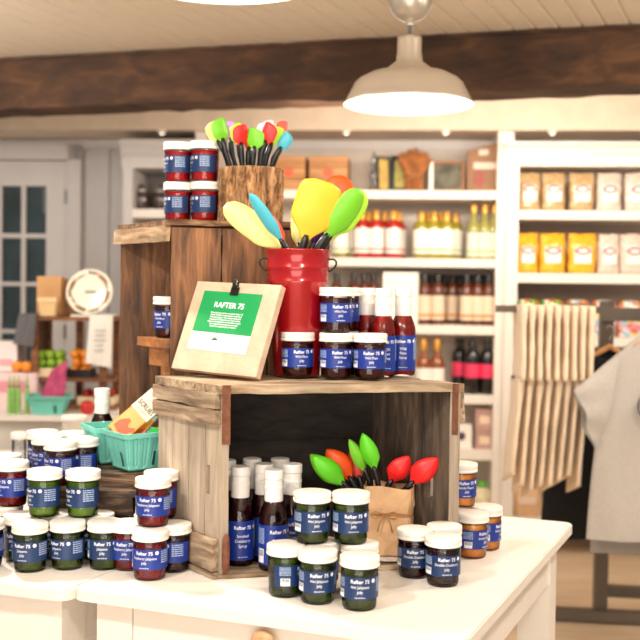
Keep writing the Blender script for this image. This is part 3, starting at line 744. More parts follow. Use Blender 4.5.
# syrup bottles
def make_syrup(liq, lines, label):
    t = thing('syrup_bottle', label, 'bottle')
    MB().lathe([(.0255, 0), (.0278, .002), (.0288, .007), (.0288, .096), (.0280, .106), (.0245, .119), (.0195, .130), (.0165, .138), (.0160, .150)], 36, cap1=False).build('glass_bottle', M_glass, t)
    MB().lathe([(.0235, .004), (.0262, .008), (.0272, .012), (.0272, .095), (.0264, .105), (.0230, .118), (.0180, .129), (.0155, .138), (.0, .141)], 32).build('syrup', liq, t)
    MB().lathe([(.0180, .1335), (.0184, .136), (.0184, .150), (.0186, .157), (.0192, .158), (.0192, .163), (.0184, .164), (.0182, .176), (.0196, .178), (.0197, .192), (.0184, .1946), (0, .195)], 48, smooth=False).build('cap', M_cap, t)
    label_set(t, .0288, .012, .090, lines, M_blue, jar=False)
    return t
sproto = {}
def syrup(kind, px, Y, z, rot, label, group, sc=1.0):
    yy = 287+(1.355-z-.1)/Y*F_PX; x = at(px, yy, Y).x; rz = -math.atan2(x, Y)+R(rot)
    if kind not in sproto:
        sproto[kind] = make_syrup(*{'cran': (J_dark, ('Smoked', 'Cranberry', 'Syrup')), 'plum': (jelly('red plum syrup', (130, 18, 14), (196, 36, 24)), ('Wild', 'Plum', 'Syrup'))}[kind], label)
        t = sproto[kind]; t.location = (x, Y, z); t.rotation_euler = (0, 0, rz); t['group'] = group
    else: t = dup(sproto[kind], (x, Y, z), rz, label, group)
    t.scale = (sc, sc, sc); return t
g = 'smoked cranberry syrup bottles inside the grey crate'
for px, Y, r_, l_ in [(273.5, 2.150, 22, 'dark syrup bottle standing foremost inside the grey crate'), (240, 2.185, 12, 'dark syrup bottle inside the grey crate against its left side, front'), (292, 2.225, 15, 'dark syrup bottle inside the grey crate, right of the foremost, touching the green jar'),
      (263.5, 2.222, 20, 'dark syrup bottle inside the grey crate, behind and left of the foremost'), (251.5, 2.288, 10, 'dark syrup bottle inside the grey crate, back row left'), (279.5, 2.293, 10, 'dark syrup bottle inside the grey crate, back row right'), (226, 2.262, 10, 'dark syrup bottle inside the grey crate hidden behind its left side panel')]:
    syrup('cran', px, Y, FLZ, r_, l_, g, 1.05)
g = 'wild plum syrup bottles on top of the crate'
for px, Y, r_, l_ in [(383, 2.322, 18, 'red plum syrup bottle on the crate, behind the right end jelly jar'), (403, 2.362, 2, 'red plum syrup bottle at the right end of the crate top'), (366.5, 2.385, 8, 'red plum syrup bottle at the back left of the crate top, cap and shoulder showing')]:
    syrup('plum', px, Y, CT, r_, l_, g)
q = at(102, 400, 2.56)
syrup('cran', 102, 2.565, PZ, 20, 'dark syrup bottle with white cap behind the teal berry baskets', 'syrup bottle on the low crate')
g = 'wild plum jelly jars on top of the grey crate'
for px, Y, z, r_, l_ in [(297.5, 2.275, CT, 22, 'leftmost wild plum jelly jar on the crate, in front of the red bucket'), (336, 2.265, CT, 22, 'wild plum jelly jar in the middle of the lower row on the crate'), (370.0, 2.258, CT, 12, 'wild plum jelly jar right of the lower row on the crate, before the syrup bottles'),
      (342, 2.345, CT, 20, 'wild plum jelly jar hidden behind the middle of the lower row on the crate'), (336, 2.268, CT+JH+EPS, 24, 'wild plum jelly jar stacked on the middle one on the crate'), (344, 2.348, CT+JH+EPS, 18, 'wild plum jelly jar stacked on top behind the other upper one beside the bucket')]:
    jar('plum', px, Y, z, r_, l_, g)

# ================================================================= SIGN BOARD
SB = [at(172.5, 371, 2.300), at(259.5, 379.5, 2.165)]; ST = [at(196, 283, 2.370), at(277.5, 288, 2.235)]
sx = ((SB[1]-SB[0])+(ST[1]-ST[0])).normalized(); sy = ((ST[0]-SB[0])+(ST[1]-SB[1])); sy = (sy-sx*sy.dot(sx)).normalized(); sn = sx.cross(sy)
SW = .5*((SB[1]-SB[0]).length+(ST[1]-ST[0]).length); SH = .5*((ST[0]-SB[0]).length+(ST[1]-SB[1]).length)
so = (SB[0]+SB[1]+ST[0]+ST[1])/4
sign = thing('sign_board', 'pale square wooden board with a clipped green and white notice, leaning on the crate', 'sign', so)
low = min((so+sx*a*SW/2-sy*SH/2-sn*b*.018).z for a in (-1, 1) for b in (0, 1)); sign.location.z += CT-low
Ms = basis((0, 0, 0), sx, sy, sn)
Mpine = wood('pale pine board', (200, 168, 142), (218, 192, 166), 'Y', 3, 7, .5, .15, knots=False)
brd = MB().box((0, 0, -.009), (SW, SH, .018), Ms, bev=.0012).build('board', Mpine, sign)
# paper: slightly turned on the board
Mp_ = Ms @ T(-.006, .012, .0006) @ RZ(R(-1.0))
pw, ph = SW*.70, SH*.66
note = MB().box((0, -ph*.0, 0), (pw, ph, .0006), Mp_).build('notice', mat('white paper', (244, 242, 238), .5), sign)
gh = ph*.70
MB().box((0, ph/2-gh/2, .0005), (pw, gh, .0004), Mp_).build('green_field', mat('green print', (18, 150, 82), .4, noise_amt=.06), note)
mb = MB(); vs, fs = text_verts('RAFTER 75', .0178, .0004, xs=1.02); mb.add([(x-.0, y+ph/2-gh*.33, .0009) for x, y in vs], fs, M=Mp_); mb.build('heading', M_ink, note)
mb = MB(); vs, fs = text_verts('From the heart of our mountain Rafter 75\nmakes its jelly in small batches with fresh\nfruit and peppers. The recipes have been\ntreasured and handed down and cooked\nfrom our family kitchen in the hills to yours\nfor a taste of home every season and\nthanks for supporting local makers', .0052, .00014, line=1.0, xs=1.02)
mb.add([(x, y+ph/2-gh*.68, .0009) for x, y in vs], fs, M=Mp_); mb.build('paragraph', M_ink, note)
mb = MB(); Mg = mat('dark green print', (22, 92, 58), .5)
mb.add([(-.012+x, -ph/2+.024+y, .0007) for x, y in [(-.009, 0), (.009, 0), (.0085, .002), (.006, .0045), (.003, .004), (.001, .0075), (-.003, .0068), (-.0045, .004), (-.0085, .0035)]], [tuple(range(9))], M=Mp_)
vs, fs = text_verts('farm & mountain store', .0052, .0, align='LEFT'); mb.add([(x-.002, y-ph/2+.022, .0007) for x, y in vs], fs, M=Mp_); mb.build('logo', Mg, note)
Mk = Ms @ T(.0, SH/2-.012, 0) @ Matrix.Scale(.85, 4)
mb = MB(); mb.box((0, -.012, .0045), (.026, .020, .0016), Mk); mb.add([(-.013, -.002, .004), (.013, -.002, .004), (.013, .006, -.004), (-.013, .006, -.004), (.013, .008, -.012), (-.013, .008, -.012), (-.013, -.012, -.0195), (.013, -.012, -.0195)], [(0, 1, 2, 3), (3, 2, 4, 5), (5, 4, 7, 6)], 0, False, Mk)
mb.box((0, -.001, .006), (.020, .008, .006), Mk, bev=.001); 
mb.lathe([(.008, -.005), (.010, -.002), (.010, .002), (.008, .005)], 16, Mk @ T(0, .008, .008) @ RY(pi/2)); clip = mb.build('binder_clip', M_black, sign)
MB().tube([(x, y, z) for x, y, z in ((-.005, .002, .008), (-.006, .010, .012), (-.004, .018, .013), (.004, .018, .013), (.006, .010, .012), (.005, .002, .008))], .0011, 6, Mk).build('wire_arm', mat('bright wire', (190, 190, 192), .2, 1), clip)

# ================================================================= RED BUCKET
q = at(297.5, 300, 2.318)
Mred = mat('glossy red enamel', (160, 8, 20), .22, .2, coat=.6, noise_amt=.05)
BKT = thing('red_bucket', 'tall glossy red metal bucket of large spatulas on the grey crate', 'bucket', (q.x, q.y, CT))
BH = at(297, 248.5, 2.25).z-CT
zr = lambda py: at(297, py, 2.25).z-CT
z1, z2 = zr(267), zr(281)
rb0, rb1 = .0515, .0715
rr_ = lambda z: rb0+(rb1-rb0)*z/BH
prof = [(rb0-.002, 0), (rb0, .003)]
for z in (z2, z1):
    prof += [(rr_(z)-.0002, z-.006), (rr_(z)+.0016, z-.002), (rr_(z)+.0016, z+.001), (rr_(z)-.0002, z+.005)]
prof += [(rb1-.0006, BH-.006), (rb1+.002, BH-.003), (rb1+.002, BH), (rb1-.001, BH), (rb1-.003, BH-.006), (rb0-.001, .005), (0, .005)]
MB().lathe(prof, 64, cap1=False).build('bucket_body', Mred, BKT)
for s_ in (-1, 1):
    zc = z1+.004; r = rr_(zc)
    pts = [(s_*(r-.0015+.017*sin(a)), -.004, zc+.001+.013*cos(a)+.006*sin(a)) for a in [pi*i/14 for i in range(15)]]
    MB().tube(pts, .0022, 8).build('handle', M_black, BKT)

# ================================================================= SPATULAS
def head(L, W, dish=.01, th=.0035, tip=2.6, neck=.22, skew=0.0, tipx=0.0):
    mb = MB(); nu, nv = 18, 10; vs = []; fs = []
    for k in (0, 1):
        for i in range(nu+1):
            u = i/nu
            a = min(1, u/.38); f = neck+(1-neck)*(a*a*(3-2*a))
            if u > .55: f *= max(0.02, (1-((u-.55)/.45)**tip))**(1/tip)
            for j in range(nv+1):
                v = -1+2*j/nv; x = v*W/2*f
                y = dish*(v*v-1)*f*(.35+.65*min(1, u*2))*(1) + (th if k else 0)*(1 if abs(v) < .99 else .35)
                z = u*L+skew*x*u*u; x += tipx*W/2*max(0, u-.25)**1.6
                vs.append((x, y, z))
    n = (nu+1)*(nv+1); I = lambda k, i, j: k*n+i*(nv+1)+j
    for i in range(nu):
        for j in range(nv):
            fs.append((I(0, i, j), I(0, i, j+1), I(0, i+1, j+1), I(0, i+1, j))); fs.append((I(1, i, j), I(1, i+1, j), I(1, i+1, j+1), I(1, i, j+1)))
        fs.append((I(0, i, 0), I(0, i+1, 0), I(1, i+1, 0), I(1, i, 0))); fs.append((I(0, i, nv), I(1, i, nv), I(1, i+1, nv), I(0, i+1, nv)))
    for j in range(nv):
        fs.append((I(0, 0, j), I(1, 0, j), I(1, 0, j+1), I(0, 0, j+1))); fs.append((I(0, nu, j), I(0, nu, j+1), I(1, nu, j+1), I(1, nu, j)))
    mb.add(vs, fs, 0, True); return mb
SIL = {}
def sil(name, c):
    return mat('silicone '+name, c, .42, noise_amt=.015, sss=.15)
def spatula(color, neck, tip, wpx, base_pt, label, group, turn=0.0, dish=.012, tipn=2.6, hr=.0055, bend=0.0, hcol=None, cat='spatula', nm='spatula', flip=False, skew=0.0, tipx=0.0):
    """neck, tip: (px, py, depth); the head faces the viewer, turned about its length by `turn` degrees"""
    N_, T_ = at(*neck), at(*tip); z = (T_-N_); L = z.length; z.normalize()
    W = wpx/F_PX*neck[2]
    view = (EYE-N_).normalized(); y = -(view-z*view.dot(z)).normalized(); x = y.cross(z)
    rot = Matrix.Rotation(R(turn), 3, z); x = rot @ x; y = rot @ y
    if flip: x = -x; y = -y
    t = thing(nm, label, cat, base_pt, 0, group); b = Vector(base_pt)
    head(L, W, dish, tip=tipn, skew=skew, tipx=tipx).build('head', sil(*color), t)
    h = t.children[0]; h.matrix_local = basis(N_-b, x, y, z)
    p1 = N_-b+z*.012; p2 = N_-b-z*.022
    pts = [p1, N_-b, p2]; k = 6
    e = Vector((0, 0, 0))
    for i in range(1, k+1):
        s_ = i/k; q_ = p2*(1-s_)+e*s_
        q_ = q_+Vector((sin(pi*s_)*bend, 0, 0)); pts.append(q_)
    rs = [hr*.7, hr*1.15, hr*1.25]+[hr]*(k-1)+[hr*.9]
    MB().tube(pts, rs, 10).build('handle', hcol or M_black, t)
    return t
C_lime, C_green, C_yel, C_or, C_red, C_teal, C_pale, C_lil, C_pur, C_wh, C_coral, C_gr2 = (('lime', (176, 228, 60)), ('green', (100, 206, 36)), ('yellow', (240, 192, 52)), ('orange', (236, 84, 18)), ('red', (236, 34, 34)),
    ('teal', (70, 176, 196)), ('pale yellow', (222, 214, 136)), ('lilac', (222, 150, 232)), ('purple', (72, 12, 110)), ('white', (246, 240, 236)), ('coral', (250, 96, 84)), ('leaf green', (116, 196, 40)))
bx, by, bz = BKT.location; inz = bz+.02
def bb(dx, dy): return (bx+dx, by+dy, inz)
g = 'large spatulas in the red bucket'
spatula(C_yel, (305, 240, 2.29), (324, 181, 2.27), 45, bb(.005, -.005), 'yellow wide spatula standing foremost in the red bucket', g, 12, .008, 4.5, .0075)
spatula(C_or, (318, 236, 2.34), (345, 177, 2.36), 36, bb(.01, .012), 'orange spatula in the red bucket behind the yellow one', g, 0, .008)
spatula(C_gr2, (325, 238, 2.30), (360, 190, 2.29), 27, bb(.015, 0), 'bright green spatula leaning right in the red bucket', g, 20, .010, 2.4, .0075)
spatula(C_lime, (329, 238, 2.33), (364, 192, 2.335), 27, bb(.02, .02), 'lime spatula in the red bucket right behind the bright green one', g, 0, .006, 2.4)
spatula(C_pale, (327, 246, 2.345), (337, 206, 2.36), 18, bb(.022, .018), 'pale lime spatula at the right rim of the red bucket', g, 0)
spatula(C_pur, (312, 246, 2.325), (322, 214, 2.335), 15, bb(.0, .02), 'purple spatula mostly hidden between the yellow and green ones', g, 0)
spatula(C_teal, (283, 243, 2.27), (250, 194, 2.24), 15, bb(-.02, -.02), 'slim teal spatula leaning left in the red bucket', g, -35, .006, 2.2)
spatula(C_pale, (286, 250, 2.30), (225, 205, 2.29), 27, bb(-.02, 0), 'pale yellow spatula leaning far left over the bark log', g, 15, .012, 2.6)
spatula(C_coral, (284, 246, 2.34), (268, 216, 2.35), 14, bb(-.02, .02), 'coral spatula half hidden behind the teal one', g)
spatula(C_pale, (299, 248, 2.33), (296, 214, 2.35), 13, bb(-.008, .02), 'pale lime spatula upright behind the yellow one in the bucket', g)

# bark log
q = at(251, 200, 2.545)
LOGR, LOGH = .0765, at(251, 165.5, 2.47).z-C2Z
log = thing('bark_log', 'short bark covered log holding small spatulas on the tall crate', 'log', (q.x, q.y, C2Z))
mb = MB(); nA, nZ = 150, 46; vs = []; fs = []
for k in range(nZ+1):
    for i in range(nA):
        a = 2*pi*i/nA; z = LOGH*k/nZ
        p = Vector((cos(a)*7.5, sin(a)*7.5, z*26)); 
        rg = 1-abs(noise.noise(p*1.3))*2.2; rg2 = noise.noise(p*3.1+Vector((3, 0, 0)))
        r = LOGR+(rg-.55)*.0055+rg2*.0025
        if k in (0, nZ): r -= .002
        vs.append((r*cos(a), r*sin(a), z))
for k in range(nZ):
    for i in range(nA): fs.append((k*nA+i, k*nA+(i+1) % nA, (k+1)*nA+(i+1) % nA, (k+1)*nA+i))
mb.add(vs, fs, 0, True)
m = wood('rough bark', (66, 42, 25), (212, 168, 120), 'Z', 13, 6.5, .85, 1.0, mid=(168, 120, 76), contrast=(.36, .64))
for n_ in m.node_tree.nodes:
    if n_.type == 'BUMP': n_.inputs['Distance'].default_value = .008
mb.build('bark', m, log)
MB().lathe([(LOGR-.006, LOGH-.006), (LOGR-.006, LOGH+.0005), (.052, LOGH+.0015), (.052, LOGH-.06), (0, LOGH-.06)], 40, cap0=False).build('wood_core', wood('cut end grain', (190, 140, 90), (226, 184, 132), 'X', 9, 3, .7, .2, knots=False), log)
lx, ly = q.x, q.y; lz_ = C2Z+LOGH-.056
def lb(dx, dy): return (lx+dx, ly+dy, lz_)
g = 'small spatulas in the bark log'
for col, nk, tp, wd, dx, dy, lab, tn in [
    (C_gr2, (223.5, 143, 2.520), (217.5, 119, 2.515), 14, -.030, -.015, 'small bright green spatula at the far left of the bark log', 25),
    (C_pale, (220, 144, 2.540), (208.5, 124, 2.540), 11, -.036, .0, 'small pale yellow spatula at the far left behind the green one', 0),
    (C_lil, (231, 143, 2.560), (229, 121.5, 2.560), 8, -.022, .015, 'small lilac spatula between the left green and the red one', 0),
    (C_red, (241, 147, 2.510), (240, 125, 2.505), 13, -.012, -.022, 'small red spatula in the left half of the log', 20),
    (C_lime, (239, 146, 2.535), (235.5, 124, 2.540), 11, -.012, .0, 'small lime spatula just behind the left red one', 0),
    (C_or, (248.5, 152, 2.535), (249.5, 130, 2.540), 8, -.002, .0, 'small orange spatula low in the middle of the log', 0),
    (C_gr2, (254, 151, 2.510), (257, 129, 2.505), 14, .006, -.024, 'small green spatula in the middle of the log, foremost', -15),
    (C_wh, (261, 145, 2.560), (262.5, 123, 2.570), 8, .010, .018, 'small white spatula behind the middle green one', 0),
    (C_red, (264.5, 145, 2.515), (272, 124, 2.510), 13, .016, -.018, 'small red spatula in the right half of the log', -15),
    (C_lime, (270, 147, 2.535), (278, 127, 2.540), 12, .022, .0, 'small lime spatula just behind the right red one', 0),
    (C_coral, (280, 141, 2.570), (282, 121, 2.580), 10, .026, .02, 'small coral spatula at the back right of the log', 0),
    (C_wh, (268, 142, 2.580), (266.5, 121, 2.590), 12, .0, .03, 'small white spatula at the very back of the log', 0),
    (C_teal, (279, 151, 2.530), (290, 134, 2.525), 10, .034, -.004, 'small teal spatula at the far right of the log', -10)]:
    spatula(col, nk, tp, wd*1.22, lb(dx, dy), lab, g, tn, .0045, 4.0, .0060, skew=.28*(1 if tn >= 0 else -1))

# ================================================================= KRAFT BAG WITH SPATULAS ON A PLATE
pc = at(388, 566, 2.26); pX, pY = pc.x, 2.270
plate_z = FLZ+.001
t = thing('round_plate', 'thin round white plate under the brown paper bag in the crate', 'plate', (pX, pY, plate_z))
MB().lathe([(.058, 0), (.072, .003), (.0735, .0055), (.070, .0062), (.058, .0035), (0, .003)], 48).build('dish', M_lid, t)
kb = thing('paper_bag', 'brown kraft paper bag tied with twine holding spatulas in the crate', 'bag', (pX, pY, plate_z+.0066))
Mk_ = mat('brown kraft paper', (206, 164, 122), .75, noise_amt=.10, nscale=18, bump=.5, bscale=40)
mb = MB(); nA, nZ = 60, 22; KH = .146; vs = []; fs = []
kr = R(-8)
for lay in (0, 1):
    for k in range(nZ+1):
        for i in range(nA):
            a = 2*pi*i/nA; z = KH*k/nZ*(1+.02*sin(3*a+1))
            ex = 5.5; c_, s_ = cos(a), sin(a); rr = 1/((abs(c_)**ex+abs(s_)**ex)**(1/ex))
            pin = 1-.07*math.exp(-((z-.088)/.012)**2)
            w_ = .0545*(1-.03*k/nZ)*pin; d_ = .036*pin
            cr = noise.noise(Vector((c_*2.2, s_*2.2, z*26)))*.0035+abs(noise.noise(Vector((c_*5, s_*5, z*42))))*.003
            x = c_*rr*(w_-lay*.0012)+cr*c_; y = s_*rr*(d_-lay*.0012)+cr*s_
            vs.append((x*cos(kr)-y*sin(kr), x*sin(kr)+y*cos(kr), z))
n_ = (nZ+1)*nA
for lay in (0, 1):
    for k in range(nZ):
        for i in range(nA):
            f = (k*nA+i, k*nA+(i+1) % nA, (k+1)*nA+(i+1) % nA, (k+1)*nA+i); fs.append(tuple(lay*n_+q_ for q_ in f))
for i in range(nA): fs.append((nZ*nA+i, nZ*nA+(i+1) % nA, n_+nZ*nA+(i+1) % nA, n_+nZ*nA+i))
fs.append(tuple(range(nA)))
mb.add(vs, fs, 0, False); mb.build('bag_body', Mk_, kb)
mb = MB(); Mtw = mat('jute twine', (176, 126, 76), .8, noise_amt=.2, nscale=120)
for dz in (-.0022, .0022, .0):
    pts = []
    for i in range(48):
        a = 2*pi*i/48; ex = 5.5; c_, s_ = cos(a), sin(a); rr = 1/((abs(c_)**ex+abs(s_)**ex)**(1/ex)); x = c_*rr*(.0525); y = s_*rr*(.0350)
        pts.append((x*cos(kr)-y*sin(kr), x*sin(kr)+y*cos(kr), .088+dz+.0012*sin(5*a+dz*900)))
    mb.tube(pts, .0014, 6, closed=True)
for sgn, ln in ((-1, .030), (1, .026)):
    pts = [Vector((-.010+sgn*ln*sin(pi*i/12)*1.0, -.0385-.003*sin(pi*i/12), .088-.010*sin(2*pi*i/12)*.7)) for i in range(13)]; mb.tube([Vector((p.x, p.y-.001, p.z)) for p in pts], .0013, 6)
    mb.tube([(-.010, -.0392, .088), (-.010+sgn*.010, -.0405, .074), (-.010+sgn*.016, -.0405, .052)], .0012, 6)
mb.build('twine', Mtw, kb)
kz = plate_z+.0066+.012
def kk(dx, dy): return (pX+dx, pY+dy, kz)
g = 'spatulas in the brown paper bag'
for col, nk, tp, wd, dx, dy, lab, tn, bd in [
    (C_green, (345, 485, 2.245), (315, 455, 2.23), 19, -.030, -.008, 'green spatula leaning far left in the paper bag, front one', 18, .0),
    (C_gr2, (342, 486, 2.27), (312, 453, 2.265), 18, -.034, .006, 'green spatula leaning far left, just behind the other', 0, .0),
    (C_or, (351, 480, 2.275), (329, 448, 2.27), 21, -.022, .010, 'orange spatula in the paper bag, left of the upright green ones', 0, 0),
    (C_gr2, (366, 473, 2.265), (350.5, 438.5, 2.25), 13, -.010, .004, 'narrow green spatula upright in the bag, left one of the pair', 30, 0),
    (C_green, (375, 471, 2.25), (364.5, 433, 2.24), 16, -.004, -.008, 'green spatula standing highest in the paper bag', -15, .0),
    (C_coral, (360, 480, 2.29), (352, 450, 2.295), 14, -.014, .016, 'red spatula hidden behind the orange one in the bag', 0, 0),
    (C_red, (390, 483, 2.27), (407, 455, 2.26), 19, .008, .004, 'red spatula in the bag, left one of the red pair', 10, -.0),
    (C_red, (410.5, 484, 2.25), (436, 456.5, 2.235), 20, .024, -.006, 'red spatula leaning far right in the paper bag', 8, -.0)]:
    spatula(col, nk, tp, wd*1.12, kk(dx, dy), lab, g, tn, .012, 1.45, .0055, bd, tipx=(.35 if tp[0] > nk[0] else -.35))

# ================================================================= TEAL BERRY BASKETS
Mteal = mat('teal pulp', (118, 204, 188), .75, noise_amt=.06, bump=.4, bscale=300)
def make_basket(W, H, label, group, loc, rz):
    t = thing('berry_basket', label, 'basket', loc, rz, group)
    mb = MB(); n = 12; vs = []; fs = []
    # wall: ribbed square tapering cup
    def ring(s_, z, rib, ins=0):
        out = []; per = []
        for side in range(4):
            for k in range(n):
                u = -1+2*k/n; a = side*pi/2
                rb = rib*(.5+.5*cos(k*2*pi/3)) ; x, y = u*(s_), -(s_)+rb+ins
                x = max(-s_+ins, min(s_-ins, x)); out.append((x*cos(a)-y*sin(a), x*sin(a)+y*cos(a), z))
        return out
    s0, s1 = W/2*.72, W/2
    lev = [(s0-.004, 0, 0), (s0, .004, .0)]+[(s0+(s1-s0)*k/8*.92, .004+(H-.018)*k/8, .0035) for k in range(1, 9)]+[(s1-.002, H-.012, 0), (s1+.003, H-.011, 0), (s1+.004, H, 0), (s1-.001, H, 0)]
    rings = [ring(a, z, rb) for a, z, rb in lev]+[ring(a-.003, z, -rb*.5) for a, z, rb in reversed(lev[:-2])]
    m_ = 4*n
    for r_ in rings: vs += r_
    for k in range(len(rings)-1):
        for i in range(m_):
            fs.append((k*m_+i, k*m_+(i+1) % m_, (k+1)*m_+(i+1) % m_, (k+1)*m_+i))
    fs.append(tuple(range(m_))); fs.append(tuple(range((len(rings)-1)*m_, len(rings)*m_)))
    mb.add(vs, fs, 0, False); mb.build('basket_body', Mteal, t)
    for side in range(4):
        mb = MB()
        for k in (0,):
            Mx = RZ(side*pi/2); x = W*.20; zt_, zb_ = H*.50, H*.12
            yt = -(s0+(s1-s0)*.62); yb = -(s0+(s1-s0)*.12)
            mb.add([(x-.003, yb-.0012, zb_), (x+.003, yb-.0012, zb_), (x+.003, yt-.0014, zt_), (x-.003, yt-.0014, zt_)], [(0, 1, 2, 3)], 0, False, Mx)
        mb.build('slot', mat('dark teal slot', (24, 70, 64), .9), t)
    return t
q = at(133, 470, 2.40)
blk = thing('wood_block', 'dark flat wood offcut under the two teal berry baskets', 'block', (q.x-.020, 2.378, PZ))
mb = MB(); mb.slab((-.095, -.052, 0), (.19, 0, 0), (0, .165, 0), (0, 0, .030), 14, 8, .002, 7); mb.build('offcut', plat_m, blk)
bk = make_basket(.108, .086, 'teal pulp berry basket in front, holding the orange scrub packs', 'teal berry baskets by the grey crate', (at(135.5, 450, 2.375).x, 2.378, PZ+.033), R(38))
dup(bk, (at(111, 450, 2.47).x, 2.470, PZ+.033), R(30), 'teal pulp berry basket half behind the other one, nearer the jelly jars')
mb = MB()
# scrub packs
def pack(c, xd, yd, w_, h_, th, label, front):
    x_ = Vector(xd).normalized(); y_ = Vector(yd); y_ = (y_-x_*y_.dot(x_)).normalized(); n_ = x_.cross(y_)
    t = thing('scrub_pack', label, 'package', c, 0, 'scrub packs in the teal basket'); M_ = basis((0, 0, 0), x_, y_, n_)
    MB().box((0, 0, -th/2), (w_, h_, th), M_, bev=.003).build('pouch', mat('orange pouch', (250, 160, 40), .35, noise_amt=.04), t)
    hd = MB().box((0, h_*.27, -th/2), (w_*1.02, h_*.47, th+.0012), M_, bev=.001).build('header_card', mat('cream card', (238, 230, 208), .5), t)
    mb = MB(); vs, fs = text_verts('SCRUBS', .0165, .0002, xs=.82); mb.add([(x, y+h_*.20, .0009) for x, y in vs], fs, 0, False, M_); 
    vs, fs = text_verts('fruit & vegetable', .0045); mb.add([(x, y+h_*.11, .0009) for x, y in vs], fs, 0, False, M_); mb.build('lettering', mat('brown print', (88, 60, 44), .6), hd)
    mb = MB(); pts = [(0, -.008), (.0055, 0), (.004, .005), (0, .002), (-.004, .005), (-.0055, 0)]; mb.add([(x+.002, y+h_*.38, .0009) for x, y in pts], [tuple(range(6))], 0, False, M_)
    mb.build('leaf_mark', mat('red print', (206, 40, 36), .5), hd)
    glove = [(-.020, -.024), (.0, -.028), (.016, -.022), (.020, -.010), (.026, .000), (.021, .006), (.010, -.004), (.004, .0), (.002, .010), (-.006, .012), (-.012, .004), (-.018, -.006)]
    MB().add([(x, y-h_*.22, .0012) for x, y in glove], [tuple(range(12))], 0, False, M_).build('mitt_picture', mat('deep orange print', (228, 92, 30), .45), t)
    if front:
        MB().box((0, h_*.505, -th/2), (w_*1.02, .004, th+.002), M_).build('top_fold', mat('green fold', (70, 150, 60), .5), t)
    return t
pk = [at(113, 428, 2.40), at(143, 392, 2.42), at(157.5, 404.5, 2.42)]
xd = (pk[2]-pk[1]); yd = (pk[1]-pk[0])
ctr = (at(113, 428, 2.40)+at(157.5, 404.5, 2.42))/2
pack(ctr+Vector((.006, -.012, .004)), Vector((.030, -.012, -.030)), Vector((.06, .035, .095)), .054, .132, .008, 'orange and cream scrub pack leaning foremost in the teal basket', True)
pack(ctr+Vector((.022, .004, -.002)), Vector((.034, -.014, -.024)), Vector((.055, .030, .10)), .047, .118, .008, 'orange and cream scrub pack behind, against the crate side', False)
p = at(153, 431, 2.365)
t = thing('green_pepper_packet', 'small bright green packet at the right rim of the teal basket', 'packet', p)
MB().add([(-.012, 0, -.012), (.014, -.004, -.002), (.016, .0, .010), (-.004, .006, .004), (-.012, .006, -.008), (.014, .004, .0), (.014, .008, .009), (-.006, .012, .004)], [(0, 1, 2, 3), (4, 7, 6, 5), (0, 4, 5, 1), (1, 5, 6, 2), (2, 6, 7, 3), (3, 7, 4, 0)]).build('wrapper', mat('green foil', (40, 176, 62), .35), t)

# ================================================================= SHELF GOODS
def wplace(px, t, z): # world location on a shelf at this sideways place
    y = 287+(1.355-z)/5.5*F_PX; p = wl(px, y, t); return MW @ Vector((p.x, t, z))
def make_bottle(nm, h, r, liq, cap, capc, labc, band, label, neck=.35, lab0=.12, lab1=.58, cat='bottle'):
    t = thing(nm, label, cat)
    sh_ = h*(1-neck)
    MB().lathe([(r*.92, 0), (r, .004), (r, sh_*.92), (r*.92, sh_), (r*.62, sh_+h*.08), (r*.42, sh_+h*.12), (r*.40, h*.97), (r*.40, h*.985), (0, h*.985)], 20).build('glass_bottle', liq, t)
    MB().lathe([(r*.50, h*cap), (r*.50, h*.985), (r*.44, h), (0, h)], 16).build('cap', capc, t)
    l = MB().lathe([(r*1.015, h*lab0), (r*1.015, h*lab1)], 20, cap0=False, cap1=False).build('label', labc, t)
    if band: MB().lathe([(r*1.03, h*(lab0+.06)), (r*1.03, h*(lab0+.11))], 20, cap0=False, cap1=False).build('label_band', band, l)
    return t
def glassy(name, c): return mat(name, c, .08, coat=.5, noise_amt=.05)
M_gold = mat('gold foil', (206, 150, 66), .35, .5); M_lab = mat('white bottle label', (248, 242, 232), .5, noise_amt=.02)
M_lab2 = mat('cream bottle label', (238, 216, 188), .5, noise_amt=.04)
def row(proto_args, places, group, labels):
    pr = None
    for (px, t_, z), l in zip(places, labels):
        if pr is None: pr = make_bottle(*proto_args[:8], l, *proto_args[8:]); pr.location = wplace(px, t_, z); pr['group'] = group
        else: dup(pr, wplace(px, t_, z), 0, l, group)
def rank(n, what, extra=''):
    names = {3: ['leftmost', 'middle', 'rightmost'], 4: ['leftmost', 'second', 'third', 'rightmost'], 2: ['left', 'right'], 5: ['leftmost', 'second', 'middle', 'fourth', 'rightmost'], 6: ['leftmost', 'second', 'third', 'fourth', 'fifth', 'rightmost']}[n]
    return [what.replace('#', k) for k in names]
fr = -.26; bk_ = -.16
red_l = glassy('red vinegar', (176, 34, 30)); oil_l = glassy('olive oil', (150, 140, 40)); amb_l = glassy('amber sauce', (140, 74, 30)); blk_l = glassy('black glass', (22, 18, 20)); brn_l = glassy('brown sauce', (96, 44, 24))
pinkb = mat('pink band', (226, 150, 150), .5); greenb = mat('green band', (176, 200, 130), .5)
row(('sauce_bottle', .250, .041, red_l, .80, M_gold, M_lab, pinkb, .30, .1, .62), [(361.5, fr, zB), (375.5, fr, zB), (393, fr, zB)], 'red sauce bottles on the second shelf', rank(3, '# red bottle with gold cap in the front of the second shelf'))
row(('sauce_bottle', .250, .041, red_l, .80, M_gold, M_lab, pinkb, .30, .1, .62), [(368, bk_, zB), (384, bk_, zB), (398, bk_, zB)], 'red sauce bottles in the back of the second shelf', rank(3, '# red bottle in the back row of the second shelf'))
